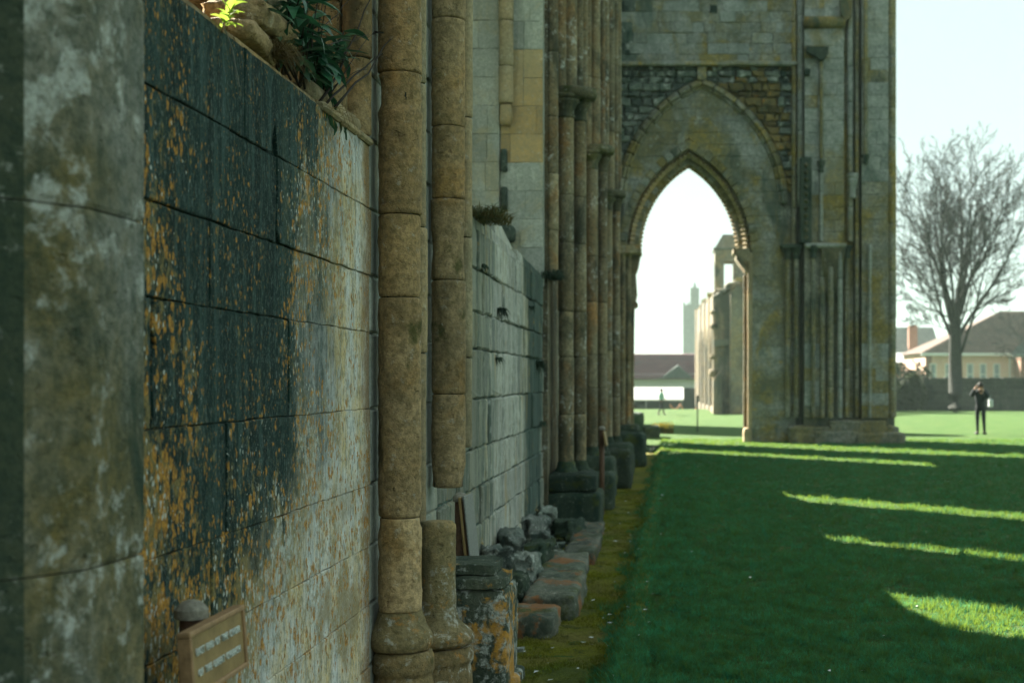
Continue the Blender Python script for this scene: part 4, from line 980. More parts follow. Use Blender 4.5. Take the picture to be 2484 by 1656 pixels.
mb.box((tx0, ty0, 5), (tx1, ty1, 7.15)); mb.box((tx0, ty0, 8.95), (tx1, ty1, 9.75)); mb.box((4.7, ty0, 7.15), (tx1, ty1, 8.95))
mb.make('turret', M['ruin'], ru)
MB().box((tx0-.08, ty0-.08, 9.62), (tx1+.12, ty1+.12, 9.76)).make('turret_cornice', M['mortar2'], ru)
MB().add([(tx0, ty0, 9.75), (tx1, ty0, 9.75), (tx1, ty1, 9.75), (tx0, ty1, 9.75), (2.95, 86.5, 10.6), (4.25, 86.5, 10.6), (4.25, 87.9, 10.6), (2.95, 87.9, 10.6)], [(0, 1, 5, 4), (1, 2, 6, 5), (2, 3, 7, 6), (3, 0, 4, 7), (4, 5, 6, 7)]).make('turret_cap', M['ruin'], ru)
for (x, y, z, s) in ((3.6, 80.2, 7.25, .5), (2.1, 84, 6.65, .4), (1.9, 90, 6.65, .5)):
    mb = MB()
    for i in range(60):
        a = rg.random()*6.28; r = s*rg.random(); h = rg.uniform(.15, .4)
        p = (x+math.cos(a)*r*.5, y+math.sin(a)*r, z)
        mb.add([p, (p[0]+.05, p[1], p[2]), (p[0]+rg.uniform(-.15, .15), p[1], p[2]+h)], [(0, 1, 2)])
    mb.make('wall_top_grass', M['tuft'], ru)

ch = thing('church_tower', 'grey church tower with corner turret on the skyline through the arch', 'church tower', (5, 350, -1.6))
mb = MB(); mb.box((2.1, 350, -1.6), (9.5, 357, 20.3))
for i in range(7): mb.box((2.1+i*1.1, 349.9, 20.3), (2.6+i*1.1, 350.3, 21))
mb.make('tower', M['tower'], ch)
MB().box((3.9, 349.7, 20.2), (6.1, 351.6, 24.5)).make('stair_turret', M['tower'], ch)
MB().tube([(5.0, 350.5, 24.4), (5.0, 350.5, 25.9)], [.5, .15], 6).make('pinnacle', M['tower'], ch)
for z in (6, 13): MB().box((2.0, 349.85, z), (9.6, 350.1, z+.4)).make('string_course', M['tower'], ch)

br = thing('visitor_building', 'low building with maroon tiled roof and white upper wall, through the arch', 'building', (-2, 120, -1.6))
MB().box((-16, 120.5, -1.6), (9, 130, 2.3)).make('wall', M['white'], br)
MB().prism([(119.6, 1.95), (126, 4.1), (132, 1.95), (132, 1.8), (119.6, 1.8)], 'x', -16.5, 9.5).make('roof', M['roofred'], br)
for i in range(14):                                       # rows of the tiled roof
    t = i/14; MB().box((-16.5, 119.55+6.4*t, 1.98+2.15*t), (9.5, 119.75+6.4*t, 2.03+2.15*t)).make('tile_row', M['roofred'], br)
MB().add([(-1.2, 119.4, 1.9), (1.6, 119.4, 1.9), (.3, 122, 3.1), (.3, 119.4, 3.0)], [(0, 1, 3), (0, 3, 2), (1, 2, 3)]).make('gablet', M['roofdark'], br)
MB().box((-16, 120.35, .5), (9, 120.5, 1.1)).make('dark_band', M['darkwood'], br)
for i in range(7): MB().box((-14+3*i, 120.4, -1.4), (-12.4+3*i, 120.5, .4)).make('window', M['glass'], br)
aw2 = thing('market_awning', 'long white awning over a dark stall opening below the maroon roof', 'awning', (-2.5, 100, -1.6))
MB().prism([(99.6, .42), (101.5, 1.25), (101.5, 1.15), (99.6, .32)], 'x', -7.5, .65).make('canopy', M['white'], aw2)
for x in (-7.2, -4.6, -2.0, .5): MB().tube([(x, 99.8, -1.6), (x, 99.8, .4)], .05, 6).make('post', M['greywood'], aw2)
MB().box((-7.5, 102.4, -1.6), (3.4, 102.6, 1.2)).make('back_wall', M['darkwood'], aw2)
for i in range(3): MB().box((-7.3, 99.5, -.9+.28*i), (-1.2+.3*i, 99.56, -.82+.28*i)).make('rail', M['greywood'], aw2)

rp = thing('rope_barrier', 'salmon coloured rope looping between two stakes, right of the walker through the arch', 'rope', (.4, 88, gz(.4, 88)))
mb = MB()
for (x0, x1, z, sag) in ((-.28, .35, .25, .3), (.35, 1.35, .30, .55)):
    mb.tube([(x0+(x1-x0)*t/8, 88, z-(.25*t/8 if x0 > 0 else 0)-sag*(1-(2*t/8-1)**2)) for t in range(9)], .05, 6)
mb.make('rope', M['rope'], rp, True)
for x in (-.28, .35, 1.35): MB().tube([(x, 88, gz(x, 88)-.05), (x, 88, .32)], .03, 6).make('stake', M['greywood'], rp)
st = thing('marker_stake', 'slim dark stake standing alone on the grass through the arch', 'stake', (.78, 48, 0))
MB().tube([(.78, 48, 0), (.78, 48, 1.2)], .022, 8).make('stake', M['darkwood'], st); MB().tube([(.78, 48, 1.2), (.78, 48, 1.23)], .03, 8).make('cap', M['darkwood'], st)
fl = thing('flower_patch', 'small patch of yellow flowers by the stone stump through the arch', 'flowers', (-.4, 47, 0))
mb = MB(); m2 = MB()
for i in range(120):
    x = -.75+.7*rg.random(); y = 46.5+rg.random(); h = .15+.2*rg.random()
    mb.add([(x-.02, y, 0), (x+.02, y, 0), (x+rg.uniform(-.05, .05), y, h)], [(0, 1, 2)])
    if i % 2: m2.add([(x-.05, y-.03, h), (x+.05, y-.03, h), (x+.04, y+.04, h+.03), (x-.04, y+.04, h+.03)], [(0, 1, 2, 3)])
mb.make('stems', M['tuft'], fl); m2.make('blossoms', M['flower'], fl)
hd = thing('low_planting', 'short dark green planting in the corner of lawn and moss before the arch', 'plants', (-.55, 36.8, -.1))
mb = MB()
for i in range(900):
    x = -1.0+.75*rg.random(); y = 36.2+1.3*rg.random(); h = .04+.09*rg.random(); a = rg.random()*6.28
    mb.add([(x-.02*math.cos(a), y-.02*math.sin(a), -.1), (x+.02*math.cos(a), y+.02*math.sin(a), -.1), (x+rg.uniform(-.06, .06), y+rg.uniform(-.06, .06), -.1+h+.05)], [(0, 1, 2)])
mb.make('foliage', M['crackfern'], hd)

# ------------------------------------------------------------------ right background: boundary wall, houses, shrubs
bw = thing('boundary_wall', 'long dark stone boundary wall behind the bare tree and the photographer', 'wall', (20, 82, 0))
rg = random.Random(101)
MB().box((9, 82.05, -.3), (60, 82.6, 1.80)).make('wall_core', M['bound'], bw)
zz = [0, .3, .6, .9, 1.2, 1.5, 1.78]
ashlar(bw, FY(82), 12.2, 22.0, zz, (.3, .8), M['bound'], rg, g=.02, ch=.02, depth=.04, k=2, pr=.02)
for i in range(24):
    x = 12.2+i*.42; MB().bbox((x+.01, 81.93, 1.80), (x+.41, 82.7, 1.88+rg.uniform(0, .05)), .03).make('coping_stone', M['bound'], bw)

def win(par, x, z, w, h, y, face=-1):
    f = MB()
    f.box((x-w/2, y-.08, z), (x-w/2+.07, y+.02, z+h)).box((x+w/2-.07, y-.08, z), (x+w/2, y+.02, z+h)).box((x-w/2+.07, y-.08, z+h-.07), (x+w/2-.07, y+.02, z+h)).box((x-w/2-.05, y-.12, z-.07), (x+w/2+.05, y+.02, z)).box((x-w/2+.07, y-.07, z+h*.5-.03), (x+w/2-.07, y+.01, z+h*.5+.03))
    o = f.make('window', M['white'], par)
    MB().box((x-w/2+.07, y-.04, z), (x+w/2-.07, y-.02, z+h-.07)).make('pane', M['glass'], o)
h1 = thing('brick_house', 'pink brick house with wide brown hipped roof and narrow windows, behind the bare tree', 'house', (26, 118, -1.6))
x0, x1, y0, y1 = 20.3, 44, 115, 126
ez = 3.95
MB().box((x0, y0, -1.6), (x1, y1, ez)).make('wall', M['brick'], h1)
RB = Vector((27.6, 120.5, 7.6)); RE = Vector((40, 120.5, 7.6)); e = .45
rv = [(x0-e, y0-e, ez), (x1+e, y0-e, ez), (x1+e, y1+e, ez), (x0-e, y1+e, ez), RB, RE]
MB().add(rv, [(0, 1, 5, 4), (1, 2, 5), (2, 3, 4, 5), (3, 0, 4), (3, 2, 1, 0)]).make('roof', M['rooftile'], h1)
for i in range(1, 20):
    t = i/20; a = Vector(rv[0]).lerp(RB, t); b = Vector(rv[1]).lerp(RE, t)
    MB().box((a.x, a.y-.04, a.z-.01), (b.x, a.y+.06, a.z+.035)).make('tile_row', M['rooftile'], h1)
MB().box((x0-e, y0-e-.12, ez-.22), (x1+e, y0-e, ez-.02)).make('gutter', M['white'], h1)
for x in (20.9, 22.15, 23.9, 24.95, 26.05): win(h1, x, 1.35, .52, 1.75, y0)
MB().box((x0-.02, y0-.06, -1.6), (x0+.5, y0-.0, ez-.25)).make('quoin', M['redbrick'], h1)
MB().tube([(27.1, y0-.1, -1.6), (27.1, y0-.1, ez-.2)], .06, 8).make('downpipe', M['white'], h1)
h2 = thing('brick_house', 'red brick house wing with steep dark gable roof at the right edge', 'house', (31, 112, -1.6))
MB().box((27.4, 112.5, -1.6), (40, 114.9, 3.9)).make('wall', M['redbrick'], h2)
MB().add([(26.0, 110.4, 3.75), (28.6, 109.4, 3.75), (33.2, 110.9, 8.4), (31.2, 111.4, 8.6), (26.2, 114.9, 3.75), (31.4, 114.9, 8.6)], [(0, 1, 2, 3), (3, 2, 5)]).make('roof', M['roofdark'], h2)
MB().add([(28.6, 109.38, 3.7), (41, 109.38, 3.7), (41, 110.9, 8.4), (33.2, 110.9, 8.4)], [(0, 1, 2, 3)]).make('roof_slope', M['rooftile'], h2)
MB().box((26.0, 109.3, 3.5), (40, 109.42, 3.75)).make('gutter', M['greywood'], h2)
MB().prism([(27.4, 1.4), (31, 3.0), (40, 3.0), (40, 1.4)], 'y', 110.5, 112.4).make('porch_roof', M['rooftile'], h2)
for x in (29.8, 31.5): win(h2, x, 2.6, 1.0, 1.1, 112.45)
h3 = thing('white_house', 'small white and grey house with slate roof and tall red chimney beside the pier', 'house', (19, 135, -1.6))
MB().box((15, 135, -1.6), (24.5, 142, 4.4)).make('wall', M['white'], h3)
MB().prism([(134.5, 4.4), (138.5, 6.9), (142.5, 4.4)], 'x', 14.5, 25.2).make('roof', M['roofdark'], h3)
MB().box((22.2, 134.6, 4.3), (23.0, 135.4, 6.95)).make('chimney', M['redbrick'], h3)
MB().box((15.5, 132.6, -1.6), (21.9, 135, 3.4)).make('porch', M['brick'], h3)
MB().prism([(132.4, 3.4), (135, 4.6), (135, 3.4)], 'x', 15.3, 22.1).make('porch_roof', M['white'], h3)
MB().box((22.2, 132.9, -1.6), (26, 134.9, 3.8)).make('grey_extension', M['greywood'], h3)
win(h3, 23.6, 1.9, 1.4, 1.4, 132.88)
def shrub(label, c, s, n, mat, seed, cat='shrub', name='shrub'):
    r = random.Random(seed); t = thing(name, label, cat, (c[0], c[1], c[2]))
    mb = MB()
    for i in range(n):
        d = Vector((r.gauss(0, 1), r.gauss(0, 1), r.gauss(0, 1))).normalized()*(r.random()**.4)
        p = Vector((c[0]+d.x*s[0], c[1]+d.y*s[1], c[2]+s[2]*.95+d.z*s[2])); q = noise.noise(p*1.3)
        if q < -.2: continue
        a = Vector((r.gauss(0, 1), r.gauss(0, 1), r.gauss(0, 1))).normalized()*.13; b = Vector((r.gauss(0, 1), r.gauss(0, 1), r.gauss(0, 1))).normalized()*.09
        mb.add([p-a, p+b, p+a, p-b], [(0, 1, 2, 3)])
    mb.make('foliage', mat, t)
    m2 = MB()
    for i in range(5):
        m2.tube([(c[0]+r.uniform(-.2, .2), c[1], c[2]-.1), (c[0]+r.uniform(-s[0], s[0])*.6, c[1]+r.uniform(-.4, .4), c[2]+s[2]*1.4)], [.05, .015], 5)
    m2.make('stem', M['bark'], t)
shrub('tall dull green shrub growing close to the right edge of the pier', (11.9, 79.8, -.05), (.75, .6, 1.75), 2600, M['hedge'], 7)
shrub('grey-green ivy-like shrub against the boundary wall, left of the tree trunk', (13.6, 81.2, -.05), (.9, .4, 1.1), 2200, M['hedge'], 8)
shrub('dark bushy shrub behind the boundary wall near the white house', (14.0, 84.5, 0), (1.5, .8, 1.5), 2200, M['hedge'], 9)

# ------------------------------------------------------------------ bare trees
def bare_tree(label, base, H, spread, r0, seed, limbs, twigdens=1.0, group=None):
    rg = random.Random(seed); t = thing('bare_tree', label, 'tree', base, group)
    tw = MB(); B = Vector(base)
    top = B+Vector((0, 0, H*.36))
    MB().tube([B+Vector((0, 0, -.2)), B+Vector((0, 0, .25)), B+Vector((.03, 0, H*.08)), B+Vector((.0, 0, H*.22)), top, top+Vector((0, 0, H*.10))], [r0*1.25, r0*1.08, r0, r0*.92, r0*.8, r0*.45], 12).make('trunk', M['bark'], t, True)
    def grow(p, d, L, r, lev, mb, bend):
        n = (8, 6, 4, 3)[lev]; pts = [p]; rad = [r]
        for i in range(n):
            d = (d+Vector((rg.gauss(0, .10), rg.gauss(0, .10), rg.gauss(0, .07)))+bend*.10).normalized()
            p = p+d*(L/n); pts.append(p); rad.append(max(.012, r*(1-.85*(i+1)/n)))
        mb.tube(pts, rad, 6 if lev < 1 else (4 if lev < 2 else 3), False)
        if lev >= 3: return
        nb = [12, 7, 5][lev]
        nb = int(nb*twigdens+.5)
        for k in range(nb):
            f = .22+.78*(k+rg.random())/nb; i = min(n-1, int(f*n)); q = pts[i].lerp(pts[i+1], f*n-i)
            dd = (pts[i+1]-pts[i]).normalized()
            ax = Vector((rg.gauss(0, 1), rg.gauss(0, 1), rg.gauss(0, .5))).cross(dd).normalized()
            nd = (dd*.75+ax*rg.uniform(.35, .75)).normalized()
            grow(q, nd, L*(.40-.03*lev)*(1.2-.5*f)*rg.uniform(.75, 1.2), max(.014, rad[i]*.45), lev+1, mb if lev < 1 else tw, Vector((0, 0, .5 if lev < 2 else .1)))
    for (az, el, L, zf, rr) in limbs:
        d = Vector((math.cos(az)*math.cos(el), math.sin(az)*math.cos(el), math.sin(el)))
        mb = MB(); grow(B+Vector((0, 0, H*zf)), d, L*H, r0*rr*.7, 0, mb, Vector((0, 0, .30)))
        mb.make('limb', M['bark'], t, True)
    o = tw.make('crown', M['twig'], t); o['kind'] = 'stuff'
    return t
pi = math.pi
bare_tree('tall leafless fan-shaped tree standing alone before the boundary wall', (15.4, 78, 0), 13.1, 3.4, .40, 4, [
    (pi*1.0, R(66), .58, .28, .42), (pi*.92, R(76), .68, .31, .46), (pi*.5, R(84), .72, .33, .5), (pi*.1, R(80), .70, .32, .48), (0, R(68), .64, .28, .46), (-.4, R(64), .56, .20, .36),
    (pi*1.15, R(71), .63, .32, .38), (pi*1.5, R(80), .68, .33, .42), (pi, R(50), .38, .34, .24), (.1, R(54), .42, .33, .26), (pi*.75, R(62), .5, .32, .32), (-.15, R(22), .26, .40, .18), (pi*1.05, R(24), .27, .38, .18),
    (pi*1.02, R(58), .48, .42, .28), (.05, R(60), .48, .44, .28), (pi*.97, R(8), .20, .34, .13), (.2, R(72), .62, .36, .36), (pi*1.3, R(76), .64, .35, .36), (.6, R(82), .66, .36, .36), (pi*.85, R(70), .6, .38, .32)], 1.05)
bare_tree('thin leafless tree whose twigs reach in over the house roofs at the right edge', (26.5, 98, -1.6), 10.5, 3, .2, 9, [
    (pi*.95, R(50), .6, .25, .5), (pi*.5, R(75), .6, .25, .5), (0, R(60), .6, .25, .5), (pi*1.2, R(35), .5, .2, .4)], .75)

# ------------------------------------------------------------------ people
def skin_body(name, pts, edges, radii, mat, par=None, org=None, sub=2):
    g = Vector(org) if par is None else ORG[par.name]
    me = bpy.data.meshes.new(name); me.from_pydata([Vector(p)-g for p in pts], edges, [])
    o = bpy.data.objects.new(name, me); link(o)
    m = o.modifiers.new('s', 'SKIN'); m.use_smooth_shade = True
    sv = me.skin_vertices[0].data
    for i, r in enumerate(radii):
        sv[i].radius = r if hasattr(r, '__len__') else (r, r); sv[i].use_root = (i == 0)
    q = o.modifiers.new('u', 'SUBSURF'); q.levels = sub; q.render_levels = sub
    dg = bpy.context.evaluated_depsgraph_get(); dg.update()
    nm = bpy.data.meshes.new_from_object(o.evaluated_get(dg)); nm.name = name
    bpy.data.objects.remove(o); bpy.data.meshes.remove(me)
    nm.materials.clear(); nm.materials.append(mat)
    ob = bpy.data.objects.new(name, nm); link(ob, par)
    if par is None: ob.location = g
    ORG[ob.name] = g
    return ob
def ball(mb, c, r, n=10, sq=(1, 1, 1)):
    pr = [(max(1e-3, math.sin(pi*i/n))*r, -math.cos(pi*i/n)*r) for i in range(n+1)]
    k = len(mb.v); mb.lathe(pr, (0, 0, 0), n)
    for i in range(k, len(mb.v)): v = mb.v[i]; mb.v[i] = (c[0]+v[0]*sq[0], c[1]+v[1]*sq[1], c[2]+v[2]*sq[2])
    return mb
def person(label, at, face, H, joints, coat, legs, org_group=None):
    """joints: dict of local points for a 1.7 m body facing -Y; scaled to H and turned by face"""
    k = H/1.7; ca, sa = math.cos(face), math.sin(face)
    T = lambda p: Vector((at[0]+k*(p[0]*ca-p[1]*sa), at[1]+k*(p[0]*sa+p[1]*ca), at[2]+k*p[2]))
    J = joints
    names = ['hip', 'waist', 'chest', 'neck', 'head', 'crown', 'shL', 'elL', 'wrL', 'haL', 'shR', 'elR', 'wrR', 'haR', 'hpL', 'knL', 'anL', 'toL', 'hpR', 'knR', 'anR', 'toR']
    rad = [(.13, .10), (.12, .09), (.15, .10), .055, (.075, .09), (.06, .07), .06, .045, .03, .035, .06, .045, .03, .035, .085, .06, .04, .03, .085, .06, .04, .03]
    E = [(0, 1), (1, 2), (2, 3), (3, 4), (4, 5), (2, 6), (6, 7), (7, 8), (8, 9), (2, 10), (10, 11), (11, 12), (12, 13), (0, 14), (14, 15), (15, 16), (16, 17), (0, 18), (18, 19), (19, 20), (20, 21)]
    sc = lambda r, f=1.: (r[0]*k*f, r[1]*k*f) if hasattr(r, '__len__') else r*k*f
    pts = [T(J[n]) for n in names]
    p = skin_body('person', pts, E, [sc(r) for r in rad], M['skin'], None, at)
    tag(p, label, 'person')
    up = [0, 1, 2, 3, 6, 7, 8, 10, 11, 12]; ix = {a: i for i, a in enumerate(up)}
    ue = [(ix[a], ix[b]) for a, b in E if a in ix and b in ix]
    skin_body('jacket', [pts[i] for i in up], ue, [sc(rad[i], 1.4) for i in up], coat, p)
    lo = [0, 1, 14, 15, 16, 18, 19, 20]; ix = {a: i for i, a in enumerate(lo)}
    skin_body('trousers', [pts[i] for i in lo], [(ix[a], ix[b]) for a, b in E if a in ix and b in ix], [sc(rad[i], 1.15) for i in lo], legs, p)
    for s in ('L', 'R'):
        a = T(J['an'+s]); b = T(J['to'+s]); m = MB(); ball(m, (a+b)/2+Vector((0, 0, -.01)), .075*k, 8, (1, 1.7, .75)); m.make('shoe', M['black'], p, True)
    hd = T(J['head']); m = MB(); ball(m, hd+Vector((0, 0, .035))-Vector((T((0, -1, 0))-T((0, 0, 0))))*.022, .105*k, 10, (1, 1.05, 1.05)); m.make('hair', M['hair'], p, True)
    fw = (T((0, -1, 0))-T((0, 0, 0))).normalized(); rt = (T((1, 0, 0))-T((0, 0, 0))).normalized()
    m = MB(); ball(m, hd+fw*.105*k+Vector((0, 0, -.025*k)), .018*k, 6, (.8, 1, 1.4)); m.make('nose', M['skin'], p, True)
    for s in (-1, 1):
        m = MB(); ball(m, hd+fw*.095*k+rt*(.035*s*k)+Vector((0, 0, .005)), .011*k, 6); m.make('eye', M['black'], p, True)
        m = MB(); ball(m, hd+rt*(.088*s*k)+Vector((0, 0, -.01)), .025*k, 6, (.5, 1, 1.4)); m.make('ear', M['skin'], p, True)
        # five fingers on each hand
        hn = T(J['haL' if s < 0 else 'haR']); wr = T(J['wrL' if s < 0 else 'wrR']); d = (hn-wr).normalized(); a = d.cross(fw).normalized() if abs(d.dot(fw)) < .9 else rt
        for q in range(4):
            m = MB(); b0 = hn+a*((q-1.5)*.020*k); Lq = (.06, .072, .068, .052)[q]*k
            m.tube([b0, b0+d*Lq*.55+fw*.008, b0+d*Lq+fw*.03*k], [.010*k, .009*k, .006*k], 5); m.make('finger', M['skin'], p, True)
        m = MB(); b0 = hn-d*.03*k; m.tube([b0, b0-a*.035*k*s+d*.02*k, b0-a*.045*k*s+d*.05*k], [.011*k, .010*k, .007*k], 5); m.make('thumb', M['skin'], p, True)
    return p, T
base = dict(hip=(0, 0, .92), waist=(0, .01, 1.08), chest=(0, 0, 1.32), neck=(0, -.01, 1.48), head=(0, -.02, 1.59), crown=(0, -.01, 1.66),
            shL=(-.19, 0, 1.40), shR=(.19, 0, 1.40), hpL=(-.09, 0, .86), hpR=(.09, 0, .86), knL=(-.10, -.01, .48), knR=(.11, -.02, .48), anL=(-.10, .03, .07), anR=(.13, .02, .07), toL=(-.12, -.12, .035), toR=(.16, -.12, .035))
J1 = dict(base, elL=(-.29, -.16, 1.28), wrL=(-.13, -.27, 1.52), haL=(-.09, -.27, 1.57), elR=(.26, -.10, 1.22), wrR=(.13, -.26, 1.46), haR=(.08, -.27, 1.52))
p1, T1 = person('person in dark coat and trousers standing on the sunny lawn, raising a camera', (9.9, 46, 0), R(-22), 1.66, J1, M['coat'], M['jeans'])
c_ = thing('camera', 'small black camera held up by the person on the sunny lawn', 'camera', T1((-.03, -.17, 1.56)))
cc = Vector(T1((-.03, -.17, 1.59)))
MB().bbox((cc.x-.07, cc.y-.03, cc.z-.04), (cc.x+.07, cc.y+.03, cc.z+.05), .01).make('body', M['black'], c_)
MB().tube([cc+Vector((0, -.03, 0)), cc+Vector((0, -.12, .01))], .035, 10).make('lens', M['black'], c_, True)
MB().bbox((cc.x-.025, cc.y-.025, cc.z+.05), (cc.x+.025, cc.y+.025, cc.z+.075), .006).make('viewfinder', M['panelwhite'], c_)
b_ = thing('shoulder_bag', 'pale bag hanging at the side of the person on the sunny lawn', 'bag', T1((.30, .08, .95)))
bb = T1((.32, .08, 1.0)); MB().bbox((bb.x-.06, bb.y-.12, bb.z-.10), (bb.x+.06, bb.y+.12, bb.z+.16), .03).make('pouch', M['paleblue'], b_)
MB().tube([(bb.x, bb.y, bb.z+.15), T1((.20, .08, 1.44)), T1((.05, .12, 1.50))], .012, 6).make('strap', M['paleblue'], b_)
J2 = dict(base, elL=(-.27, .06, 1.16), wrL=(-.26, -.06, .97), haL=(-.26, -.08, .91), elR=(.27, -.04, 1.15), wrR=(.25, -.16, 1.0), haR=(.25, -.2, .96), knL=(-.09, -.14, .50), anL=(-.09, -.20, .08), toL=(-.09, -.34, .06), knR=(.09, .05, .48), anR=(.09, .28, .10), toR=(.09, .16, .04))
p2, T2 = person('distant walker in a pale green jacket seen through the arch before the white awning', (-.72, 79, gz(-.72, 79)), R(70), 1.45, J2, M['mint'], M['jeans'])

# ------------------------------------------------------------------ sign posts
def text_mesh(txt, size, mat, par, origin, xdir, ydir, ndir, depth=.004):
    cu = bpy.data.curves.new('t', 'FONT'); cu.body = txt; cu.size = size; cu.extrude = depth*.6; cu.space_word = 1.5; cu.space_character = 1.12; cu.align_x = 'CENTER'; cu.space_line = 1.55; cu.resolution_u = 3; cu.offset = -.0002
    o = bpy.data.objects.new('t', cu); link(o)
    dg = bpy.context.evaluated_depsgraph_get(); dg.update()
    me = bpy.data.meshes.new_from_object(o.evaluated_get(dg)); bpy.data.objects.remove(o)
    g = ORG[par.name]
    me.name = 'lettering'; O = Vector(origin)-g
    for v in me.vertices: v.co = O+Vector(xdir)*v.co.x+Vector(ydir)*v.co.y+Vector(ndir)*v.co.z
    me.materials.clear(); me.materials.append(mat)
    ob = bpy.data.objects.new('lettering', me); link(ob, par); ORG[ob.name] = g
    return ob
def post(par, x, y, z0, z1, r):
    MB().tube([(x, y, z0), (x, y, z1-.035)], r, 16).make('post', M['rust'], par, True)
    c = MB().lathe([(.01, z1-.045), (r*1.35, z1-.045), (r*1.4, z1-.035), (r*1.4, z1-.018), (r*1.2, z1-.008), (r*.8, z1+.006), (r*.3, z1+.012), (.001, z1+.012)], (x, y, 0), 18)
    smooth_by_angle(c.make('cap', M['rustcap'], par))
s1 = thing('sign_post', 'brown sign with pale raised lettering on a short post, by the dark lichened wall', 'sign', (-1.477, 4.35, -.1), 'short iron sign posts along the wall')
post(s1, -1.477, 4.35, -.15, 1.068, .036)
tl = R(4)                                        # board leans back a little
ux, uy, un = Vector((0, 1, 0)), Vector((-math.sin(tl), 0, math.cos(tl))), Vector((math.cos(tl), 0, math.sin(tl)))
BC = Vector((-1.392, 4.345, .925)); w, h, d = .258, .098, .03
def oriented(c, hw, hh, n0, n1, bev=.004):
    mb = MB().bbox((-hw, -hh, n0), (hw, hh, n1), bev); mb.v = [tuple(Vector(c)+ux*p[0]+uy*p[1]+un*p[2]) for p in mb.v]; return mb
oriented(BC, w, h, -d, 0).make('board', M['sign'], s1)
fr = MB()
for (cx, cy, a, b) in ((0, h-.006, w+.004, .008), (0, -h+.006, w+.004, .008), (w-.006, 0, .008, h-.014), (-w+.006, 0, .008, h-.014)):
    q = oriented(BC+ux*cx+uy*cy, a, b, -d-.003, .008, .003); fr.add(q.v, q.f)
fr.make('frame', M['signframe'], s1)
MB().tube([(-1.477, 4.35, .93), (-1.425, 4.35, .93)], .02, 8).make('bracket', M['rust'], s1)
text_mesh('EAST END OF THE CHOIR', 0.031, M['letters'], s1, BC+uy*.022+un*.003, ux, uy, un)
text_mesh('OF THE GREAT CHURCH', 0.031, M['letters'], s1, BC-uy*.040+un*.003, ux, uy, un)
s2 = thing('sign_post', 'brown round sign post with notice panel seen edge-on, right beside the broken stump', 'sign', (-1.36, 8.83, -.1), 'short iron sign posts along the wall')
post(s2, -1.345, 8.93, -.15, 1.035, .034)
tl = R(6); ux, uy, un = Vector((.05, 1, 0)).normalized(), Vector((-math.sin(tl), 0, math.cos(tl))), Vector((math.cos(tl), -.05, math.sin(tl))).normalized()
BC2 = Vector((-1.292, 8.98, .81))
oriented(BC2, .14, .215, -.026, -.010).make('board', M['sign'], s2)
oriented(BC2, .14, .22, .004, .016).make('panel', M['panelwhite'], s2)
oriented(BC2+un*.001, .12, .19, -.009, .003).make('spacer', M['rust'], s2)
s3 = thing('sign_post', 'thin reddish sign post by the far square plinth blocks', 'sign', (-1.0, 19.6, -.1), 'short iron sign posts along the wall')
post(s3, -1.0, 19.6, -.15, 1.11, .036)
tl = R(10); ux, uy, un = Vector((0, 1, 0)), Vector((-math.sin(tl), 0, math.cos(tl))), Vector((math.cos(tl), 0, math.sin(tl)))
oriented(Vector((-.94, 19.6, .95)), .22, .10, -.025, 0).make('board', M['sign'], s3)

# ------------------------------------------------------------------ plants on the sill
def leaf_mesh(L, w, curl, fold, n=6):
    v = []; f = []
    for i in range(n+1):
        t = i/n; ww = w*math.sin(pi*min(1, t*.93+.05))**.8*(1-.15*t); a = curl*t*t
        x = L*(t-.15*a*t); z = -L*.5*a*t
        v += [(x, -ww, z+fold*ww), (x, 0, z), (x, ww, z+fold*ww)]
    for i in range(n):
        b = i*3; f += [(b, b+3, b+4, b+1), (b+1, b+4, b+5, b+2)]
    me = bpy.data.meshes.new('leaf'); me.from_pydata(v, [], f); me.polygons.foreach_set('use_smooth', [True]*len(me.polygons))
    return me
LM = [leaf_mesh(.155, .022, .5, .35), leaf_mesh(.13, .025, .9, .3), leaf_mesh(.17, .020, .2, .4), leaf_mesh(.11, .024, 1.3, .25)]
for m in LM: m.materials.append(M['leaf'])
def put_leaf(par, p, d, roll, sc, me):
    x = d.normalized(); y = Vector((0, 0, 1)).cross(x); y = y.normalized() if y.length > 1e-3 else Vector((0, 1, 0)); z = x.cross(y)
    m = Matrix((x, y, z)).transposed().to_4x4() @ Matrix.Rotation(roll, 4, 'X')
    o = bpy.data.objects.new('leaf', me); link(o, par)
    o.matrix_basis = Matrix.Translation(Vector(p)-ORG[par.name]) @ m @ Matrix.Scale(sc, 4)
    return o
rg = random.Random(12)
lp = thing('leafy_plant', 'clump of long dark green leaves rooted at the sill edge left of the columns', 'plant', (-1.63, 6.45, 2.98))
root = Vector((-1.63, 6.42, 3.0))
stems = []
for k in range(26):
    top = Vector((-1.60+rg.uniform(-.22, .07), 5.60+1.35*(k+.5)/26+rg.uniform(-.08, .08), 3.22+rg.uniform(-.02, .24)))
    if top.y < 5.9: top.z -= .03
    b = root+Vector((rg.uniform(-.05, .0), (top.y-6.42)*.55, .05+rg.uniform(0, .03)))
    mid = b.lerp(top, .5)+Vector((0, 0, .03))
    MB().tube([b, mid, top], [.006, .005, .003], 5).make('stem', M['deadstem'], lp, True)
    nl = rg.randint(7, 10)
    for q in range(nl):
        t = .25+.75*q/(nl-1); p = b.lerp(top, t)+Vector((0, 0, .03*4*t*(1-t)))
        az = rg.random()*6.28; el = rg.uniform(-.35, .5)+(.5 if q == nl-1 else 0)
        d = Vector((math.cos(az)*math.cos(el)*.8+.12, math.sin(az)*math.cos(el), math.sin(el)))
        put_leaf(lp, p, d, rg.uniform(-.5, .5), rg.uniform(.8, 1.3), rg.choice(LM))
